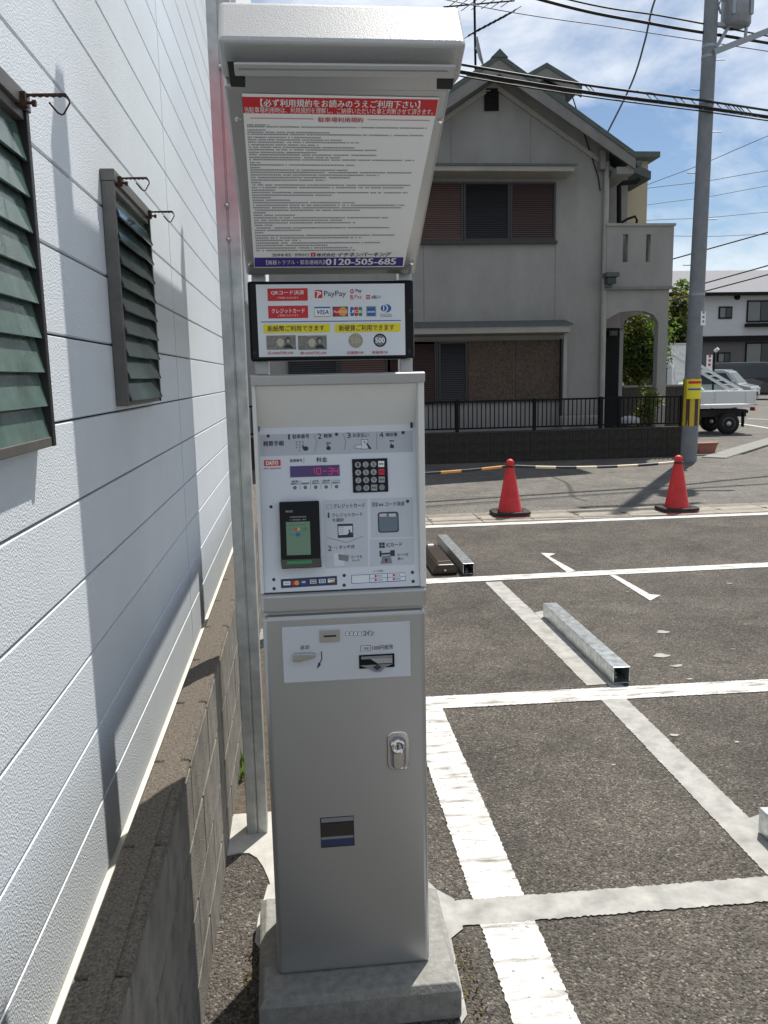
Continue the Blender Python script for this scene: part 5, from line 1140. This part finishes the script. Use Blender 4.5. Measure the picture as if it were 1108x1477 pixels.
# ================================================================== RIGHT-HAND SIDE STREET
k0, k1 = G(1012, 660), G(1108, 632); d = (k1-k0); d.z = 0; ks = tag(MB().box(0, 0.01, 0, 0.01, -0.03, -0.028).build('kerb_bed', 'gutter', org=(k0.x, k0.y, 0)), kind='structure')
ROOT[ks.name] = Matrix.Translation((k0.x, k0.y, 0)); ang = math.atan2(d.y, d.x)
sm2 = MB().box(0, 0.59, -0.45, 0.0, -0.02, 0.02).mesh('kerb_slab', 'concrete')
for i in range(22): piece('kerb_slab', sm2, k0+d.normalized()*0.6*i, ks, rot=(0, 0, ang), bevel=0.01)
pl_ = G(1020, 655); pt_ = thing('flower_trough', 'empty terracotta flower trough beside the utility pole base', 'planter', (pl_.x, pl_.y+0.1, 0))
MB().add([(pl_.x+sx*w_, pl_.y+0.1+sy*dpt, z) for z, w_, dpt in ((0.0, 0.17, 0.08), (0.2, 0.22, 0.11)) for sx, sy in ((-1, -1), (1, -1), (1, 1), (-1, 1))], [(3, 2, 1, 0)]+[(i, (i+1) % 4, 4+(i+1) % 4, 4+i) for i in range(4)]+[(4, 5, 6, 7)]).build('trough', 'terra', pt_, bevel=0.008)
MB().box(pl_.x-0.235, pl_.x+0.235, pl_.y-0.02, pl_.y+0.22, 0.2005, 0.23).build('rim', 'terra', pt_, bevel=0.005)
for a, b in (((1085, 603), (1108, 604)), ((1030, 604), (1075, 611))):
    A, B_ = G(*a), G(*b); strip('painted_line', A-(B_-A)*0.3, B_+(B_-A)*2, 0.15, -0.024, 'paint')
# ---- kei truck, side on, facing left
SC = 1.09; TY = 21.3; tx1 = pw(1090, 590, TY).x
MTK = Matrix.Translation((tx1, TY, -0.03))@Matrix.Rotation(R(180-6), 4, 'Z')@Matrix.Scale(SC, 4)     # local +x runs forward from the tail
tk = thing('pickup_truck', 'small white flatbed truck with ladders behind the utility pole', 'truck', mtx=MTK)
def tb(name, x0, x1, y0, y1, z0, z1, m, bevel=0.01, par=None): return MB().box(x0, x1, y0, y1, z0, z1).build(name, m, par or tk, local=True, bevel=bevel)
tb('bed_floor', 0.03, 1.98, -1.36, -0.02, 0.66, 0.74, 'truck')
for y in (-0.03, -1.39):
    g = tb('side_gate', 0.04, 1.98, y, y+0.03, 0.76, 1.06, 'truck', 0.006)
    for i in range(3): tb('gate_rib', 0.2+i*0.75, 0.26+i*0.75, y+(0.031 if y > -0.5 else -0.012), y+(0.043 if y > -0.5 else -0.001), 0.78, 1.04, 'truck', 0.003, g)
tb('tail_gate', 0.0, 0.035, -1.39, 0.0, 0.76, 1.06, 'truck', 0.006)
tb('headboard', 1.98, 2.02, -1.38, -0.0, 0.74, 1.2, 'truck', 0.006)
for y in (-0.08, -1.34): tb('guard_post', 1.985, 2.015, y-0.02, y+0.02, 1.2, 1.76, 'truck', 0.004)
tb('guard_bar', 1.985, 2.015, -1.30, -0.12, 1.66, 1.70, 'truck', 0.004)
tb('chassis', 0.1, 3.2, -1.1, -0.28, 0.42, 0.60, 'blackmatte')
cabp = [(2.05, 0.42), (3.28, 0.42), (3.36, 0.55), (3.36, 0.95), (3.26, 1.12), (2.98, 1.66), (2.86, 1.76), (2.14, 1.78), (2.05, 1.70)]
cb = MB().prism([(x, z) for x, z in cabp], 1, -1.40, 0.0).build('cab', 'truck', tk, local=True, bevel=0.04, seg=3)
for y0, y1 in ((0.0005, 0.006), (-1.406, -1.4005)):
    MB().prism([(2.20, 1.12), (3.10, 1.12), (2.90, 1.58), (2.80, 1.64), (2.20, 1.66)], 1, y0, y1).build('side_window', 'glass', cb, local=True)
    MB().prism([(2.16, 0.5), (3.16, 0.5), (3.16, 0.505), (2.16, 0.505)], 1, y0, y1).build('door_line', 'blackmatte', cb, local=True)
MB().add([(3.272, -1.32, 1.13), (3.272, -0.08, 1.13), (3.002, -0.12, 1.645), (3.002, -1.28, 1.645)], [(0, 1, 2, 3)]).build('windscreen', 'glass', cb, local=True)
tb('mirror', 3.02, 3.10, 0.02, 0.14, 1.12, 1.34, 'blackmatte', 0.02)
def wheel(x, y, r, w, par, mtx_local=True):
    m = MB(); m.lathe([(r*0.55, 0), (r*0.93, 0), (r, 0.02), (r, w-0.02), (r*0.93, w), (r*0.55, w)], (x, y, r), 24, axis=1); t_ = m.build('wheel', 'tyre', par, local=True)
    m = MB(); m.lathe([(0.001, -0.004), (r*0.2, -0.006), (r*0.25, 0.01), (r*0.5, 0.015), (r*0.58, -0.004), (r*0.58, w+0.004), (0.001, w+0.004)], (x, y, r), 20, axis=1); m.build('rim', 'rim', t_, local=True)
for x in (0.62, 2.72):
    for y in (-0.04, -1.18): wheel(x, y, 0.265, 0.15, tk)
tb('mud_flap', 0.24, 0.26, -0.20, -0.05, 0.18, 0.55, 'rubber', 0)
for y in (-0.26, -1.34): 
    tl = tb('tail_lamp', -0.012, 0.03, y, y+0.22, 0.57, 0.66, 'tail', 0.005)
tb('side_reflector', 1.55, 1.63, -0.028, -0.012, 0.58, 0.64, 'tail', 0.003)
tb('bumper', 0.0, 0.04, -1.0, -0.4, 0.50, 0.58, 'blackmatte')
lad_mtx = MTK
def ladder(p, q, w_, label, n=9, wv=(0, 1, 0)):
    p, q = MTK@Vector(p), MTK@Vector(q); W_ = (MTK.to_3x3()@Vector(wv)).normalized()*w_
    o = thing('ladder', label, 'ladder', p, 'aluminium ladders on the truck')
    for s_ in (-0.5, 0.5): MB().bar(p+W_*s_, q+W_*s_, 0.03, 0.07).build('rail', 'truck', o)
    for i in range(n): c = p.lerp(q, (i+0.5)/n); MB().bar(c-W_*0.5, c+W_*0.5, 0.03).build('rung', 'truck', o)
ladder((0.42, -0.12, 1.065), (2.02, -0.16, 2.02), 0.34, 'white ladder leaning over the truck cab, resting on the side gate', 9, (0.95, 0.3, 0)); ladder((0.85, -0.75, 0.80), (2.30, -0.70, 2.08), 0.36, 'white ladder leaning over the truck cab, on the far side of the bed', 9, (0.95, 0.3, 0))
tarp = MB(); crown_rg = random.Random(9); ct = MTK@Vector((1.55, -0.6, 1.0))
tarp.lathe([(0.55, -0.2), (0.52, 0.05), (0.38, 0.22), (0.15, 0.30), (0.001, 0.31)], tuple(ct), 18)
tarp.v = [(v[0]+0.05*math.sin(9*v[2]+5*v[1]), v[1]+0.05*math.cos(7*v[0]), v[2]+0.03*math.sin(11*v[0])) for v in tarp.v]
tag(tarp.build('tarpaulin', mat('tarp_green', (0.30, 0.40, 0.30), 0.6, var=0.5, vscale=3)), 'pale green tarpaulin heap lying on the truck bed', 'tarpaulin')
# white panel behind the truck
a, b = pw(940, 526, 25), pw(996, 497, 25)
shd = thing('storage_container', 'white storage container behind the small truck', 'container', ((a.x+b.x)/2, 25.5, 0))
MB().box(a.x, b.x+0.02, 25, 26.5, 0, b.z).build('container_body', 'truck', shd, bevel=0.02); MB().box(a.x-0.03, b.x+0.05, 24.96, 26.54, b.z+0.001, b.z+0.05).build('container_lid', 'whitewall', shd)
# ---- far house
YH = 56.0
fh = thing('far_house', 'white and brown house with grey roof beyond the car park', 'house', (pw(1060, 500, YH).x, YH, 0))
hx0, hx1 = pw(958, 450, YH).x, pw(1260, 450, YH).x
ze, zm = pw(1060, 425, YH).z, pw(1060, 487, YH).z
MB().box(hx0, hx1, YH, YH+8, zm, ze).build('upper_wall', 'whitewall', fh); MB().box(hx0+0.2, hx1-0.2, YH+0.3, YH+8, 0, zm-0.02).build('lower_wall', 'darkwall', fh)
MB().box(hx0, hx1, YH-0.1, YH-0.01, zm-0.25, zm+0.12).build('belt_course', 'iron', fh)
rz = pw(1060, 390, YH+4.5).z
MB().prism([(YH-0.7, ze+0.02), (YH+4.5, rz), (YH+9, ze+0.02), (YH+4.5, rz-0.3)], 0, hx0-0.6, hx1+0.6).build('roof', 'farroof', fh)
MB().box(hx0-0.6, hx1+0.6, YH-0.85, YH-0.6, ze-0.12, ze+0.10).build('gutter', 'iron', fh)
def fwin(u0, v0, u1, v1, panes=2, y=YH):
    p, q = pw(u0, v1, y), pw(u1, v0, y); wn = MB().box(p.x, q.x, y-0.08, y-0.005, p.z, q.z).build('window', 'iron', fh); w_ = (q.x-p.x-0.1)/panes
    for i in range(panes): MB().box(p.x+0.08+i*w_, p.x+0.02+(i+1)*w_, y-0.10, y-0.081, p.z+0.1, q.z-0.1).build('pane', M['glass'] if i % 2 else mat('curtain_pane', (0.16, 0.17, 0.17), 0.2), wn)
fwin(1036, 442, 1056, 460); fwin(1076, 433, 1116, 465); MB().box(pw(1074, 468, YH).x, pw(1120, 468, YH).x, YH-0.5, YH-0.01, pw(1074, 472, YH).z, pw(1074, 467, YH).z).build('window_ledge', 'iron', fh)
fwin(1034, 508, 1053, 524, 2, YH+0.3); fwin(1074, 493, 1140, 525, 3, YH+0.3)
p = pw(1063, 428.5, YH); MB().lathe([(0.001, 0), (0.2, 0), (0.2, 0.12), (0.001, 0.14)], (p.x, YH, p.z), 12, axis=1).build('wall_vent', 'iron', fh)
# ---- parked cars
def car(name, label, pos, rz, s, prof, glassp, halfw, m, group='cars parked beyond the truck'):
    mt = Matrix.Translation(pos)@Matrix.Rotation(rz, 4, 'Z')@Matrix.Scale(s, 4); o = thing(name, label, 'car', group=group, mtx=mt)
    body = MB(); n = len(prof)
    vs = []; 
    for y, k in ((-halfw, 1), (-halfw*0.97, 0), (halfw*0.97, 0), (halfw, 1)): pass
    def ring(y, inset): return [(x, y*(1-inset*max(0, z-0.9)*0.28), z) for x, z in prof]
    A, B_ = ring(-halfw, 1), ring(halfw, 1)
    body.add(A+B_, [tuple(range(n)), tuple(range(2*n-1, n-1, -1))]+[(i, i+n, (i+1) % n+n, (i+1) % n) for i in range(n)]); body.f = [f[::-1] for f in body.f]
    bo = body.build('body', m, o, local=True, bevel=0.07, seg=3)
    for sgn in (-1, 1):
        q = [(x, sgn*(halfw*(1-max(0, z-0.9)*0.28)+0.006), z) for x, z in glassp]
        MB().add(q, [tuple(range(len(q)))] if sgn < 0 else [tuple(range(len(q)-1, -1, -1))]).build('side_window', 'glass', bo, local=True)
    # windscreen: the sloping front edge of the profile
    i0 = max(range(n), key=lambda i: (prof[i][1] > 0.95)*(prof[i][0])); x0, z0 = prof[i0]; x1, z1 = prof[(i0+1) % n]
    lo, hi = Vector((x0, 0, z0)), Vector((x1, 0, z1)); a_, b_ = lo.lerp(hi, 0.1), lo.lerp(hi, 0.9); nn = Vector((hi.z-lo.z, 0, -(hi.x-lo.x))).normalized()*0.012
    MB().add([a_+nn+Vector((0, -halfw*0.86, 0)), a_+nn+Vector((0, halfw*0.86, 0)), b_+nn+Vector((0, halfw*0.72, 0)), b_+nn+Vector((0, -halfw*0.72, 0))], [(0, 1, 2, 3)]).build('windscreen', 'glass', bo, local=True)
    xf = max(p[0] for p in prof)
    for sgn in (-1, 1):
        MB().box(xf-0.10, xf+0.012, sgn*halfw*0.72-0.16, sgn*halfw*0.72+0.16, 0.66, 0.80).build('headlight', 'chrome', bo, local=True, bevel=0.02)
        MB().box(x0-0.25, x0-0.15, sgn*(halfw+0.08)-0.08, sgn*(halfw+0.08)+0.08, 0.98, 1.12).build('mirror', m, o, local=True, bevel=0.02)
        for x in (prof[0][0]+0.75, xf-0.8): wheel(x, sgn*(halfw-0.09)+0.09, 0.31, 0.18, o)
    MB().box(xf-0.02, xf+0.02, -halfw*0.5, halfw*0.5, 0.42, 0.60).build('grille', 'blackmatte', bo, local=True)
van = [(-2.3, 0.28), (2.3, 0.28), (2.36, 0.5), (2.33, 0.85), (2.0, 1.0), (1.05, 1.70), (0.8, 1.80), (-2.1, 1.82), (-2.3, 1.5)]
van = [(-2.3, 0.28), (2.3, 0.28), (2.36, 0.55), (2.33, 0.88), (1.75, 1.04), (0.95, 1.72), (0.7, 1.82), (-2.1, 1.84), (-2.32, 1.5)]
vg = [(-2.0, 1.06), (1.45, 1.06), (0.8, 1.62), (-2.0, 1.66)]
kei = [(-1.65, 0.26), (1.65, 0.26), (1.7, 0.5), (1.66, 0.85), (1.12, 0.98), (0.62, 1.55), (0.4, 1.64), (-1.5, 1.66), (-1.68, 1.3)]
kg = [(-1.4, 0.98), (0.9, 0.98), (0.5, 1.48), (-1.4, 1.50)]
cv = PY(1083, 566, 46.0); car('parked_van', 'black minivan parked in front of the far house', (cv.x, 46.0, -0.03), R(-38), 1.15, van, vg, 0.88, 'carblack')
cv = PY(1036, 560, 40.0); car('parked_car', 'pale silver compact car parked beside the black minivan', (cv.x, 40.0, -0.03), R(-45), 1.05, kei, kg, 0.74, 'carsilver')
# small notice post between the cars
p = pw(1023, 520, 33); sp_ = thing('notice_post', 'white notice plate on a thin dark post beyond the truck', 'sign', (p.x, 33, 0))
MB().tube([(p.x+0.22, 33.02, -0.03), (p.x+0.22, 33.02, pw(1023, 505, 33).z)], 0.04, 8).build('post', 'iron', sp_); MB().box(p.x-0.12, p.x+0.12, 32.96, 32.99, pw(1023, 533, 33).z, pw(1023, 512, 33).z).build('plate', 'white', sp_)
for i in range(3): MB().box(p.x-0.05, p.x+0.05, 32.954, 32.959, p.z-0.22+i*0.17, p.z-0.12+i*0.17).build('plate_mark', 'redink', sp_)
MB().tube([(p.x+0.22, 33, pw(1023, 507, 33).z), (p.x+0.32, 32.9, pw(1023, 503, 33).z)], 0.07, 8).build('lamp', 'truck', sp_)

# ================================================================== CRACKS AND WEEDS
def crack(pxs, w=0.005):
    P_ = [G(*p) for p in pxs]; rk = random.Random(len(pxs)+int(pxs[0][0])); pts = []
    for a, b in zip(P_, P_[1:]):
        n = max(2, int((b-a).length/0.06))
        for i in range(n): pts.append(a.lerp(b, i/n)+Vector((rk.uniform(-.012, .012), rk.uniform(-.012, .012), 0)))
    mb = MB(); vs = []
    for i, p in enumerate(pts):
        d = (pts[min(i+1, len(pts)-1)]-pts[max(i-1, 0)]).normalized(); t = Vector((-d.y, d.x, 0))*w*rk.uniform(0.3, 1)/2
        vs += [(p.x-t.x, p.y-t.y, 0.002), (p.x+t.x, p.y+t.y, 0.002)]
    mb.add(vs, [(2*i, 2*i+2, 2*i+3, 2*i+1) for i in range(len(pts)-1)]); tag(mb.build('asphalt_crack', 'blackmatte'), kind='structure')
crack([(720, 772), (800, 800), (950, 865), (1000, 912), (1030, 925)]); crack([(1000, 912), (1035, 900), (1108, 905)], 0.004); crack([(880, 770), (935, 800)]); crack([(980, 945), (1000, 912)], 0.004); crack([(655, 1090), (760, 1075), (850, 1085)], 0.003)
wd2 = MB(); rw = random.Random(8)
for i in range(150):
    if i < 90: x, y = 0.395+rw.uniform(0, .05), rw.uniform(1.95, 2.25)
    else: x, y = -0.19-rw.uniform(0, .03), rw.uniform(1.98, 2.3)
    h = rw.uniform(.004, .014); a = rw.random()*6; dx, dy = math.cos(a)*.012, math.sin(a)*.012
    wd2.add([(x, y, 0.001), (x+.004, y+.002, 0.001), (x+dx, y+dy, h), (x+dx*.5-.004, y+dy*.5, h*.7)], [(0, 1, 2, 3)])
tag(wd2.build('dry_moss', 'straw'), 'sparse yellowish moss and dry bits along the plinth edge', 'moss', kind='stuff')
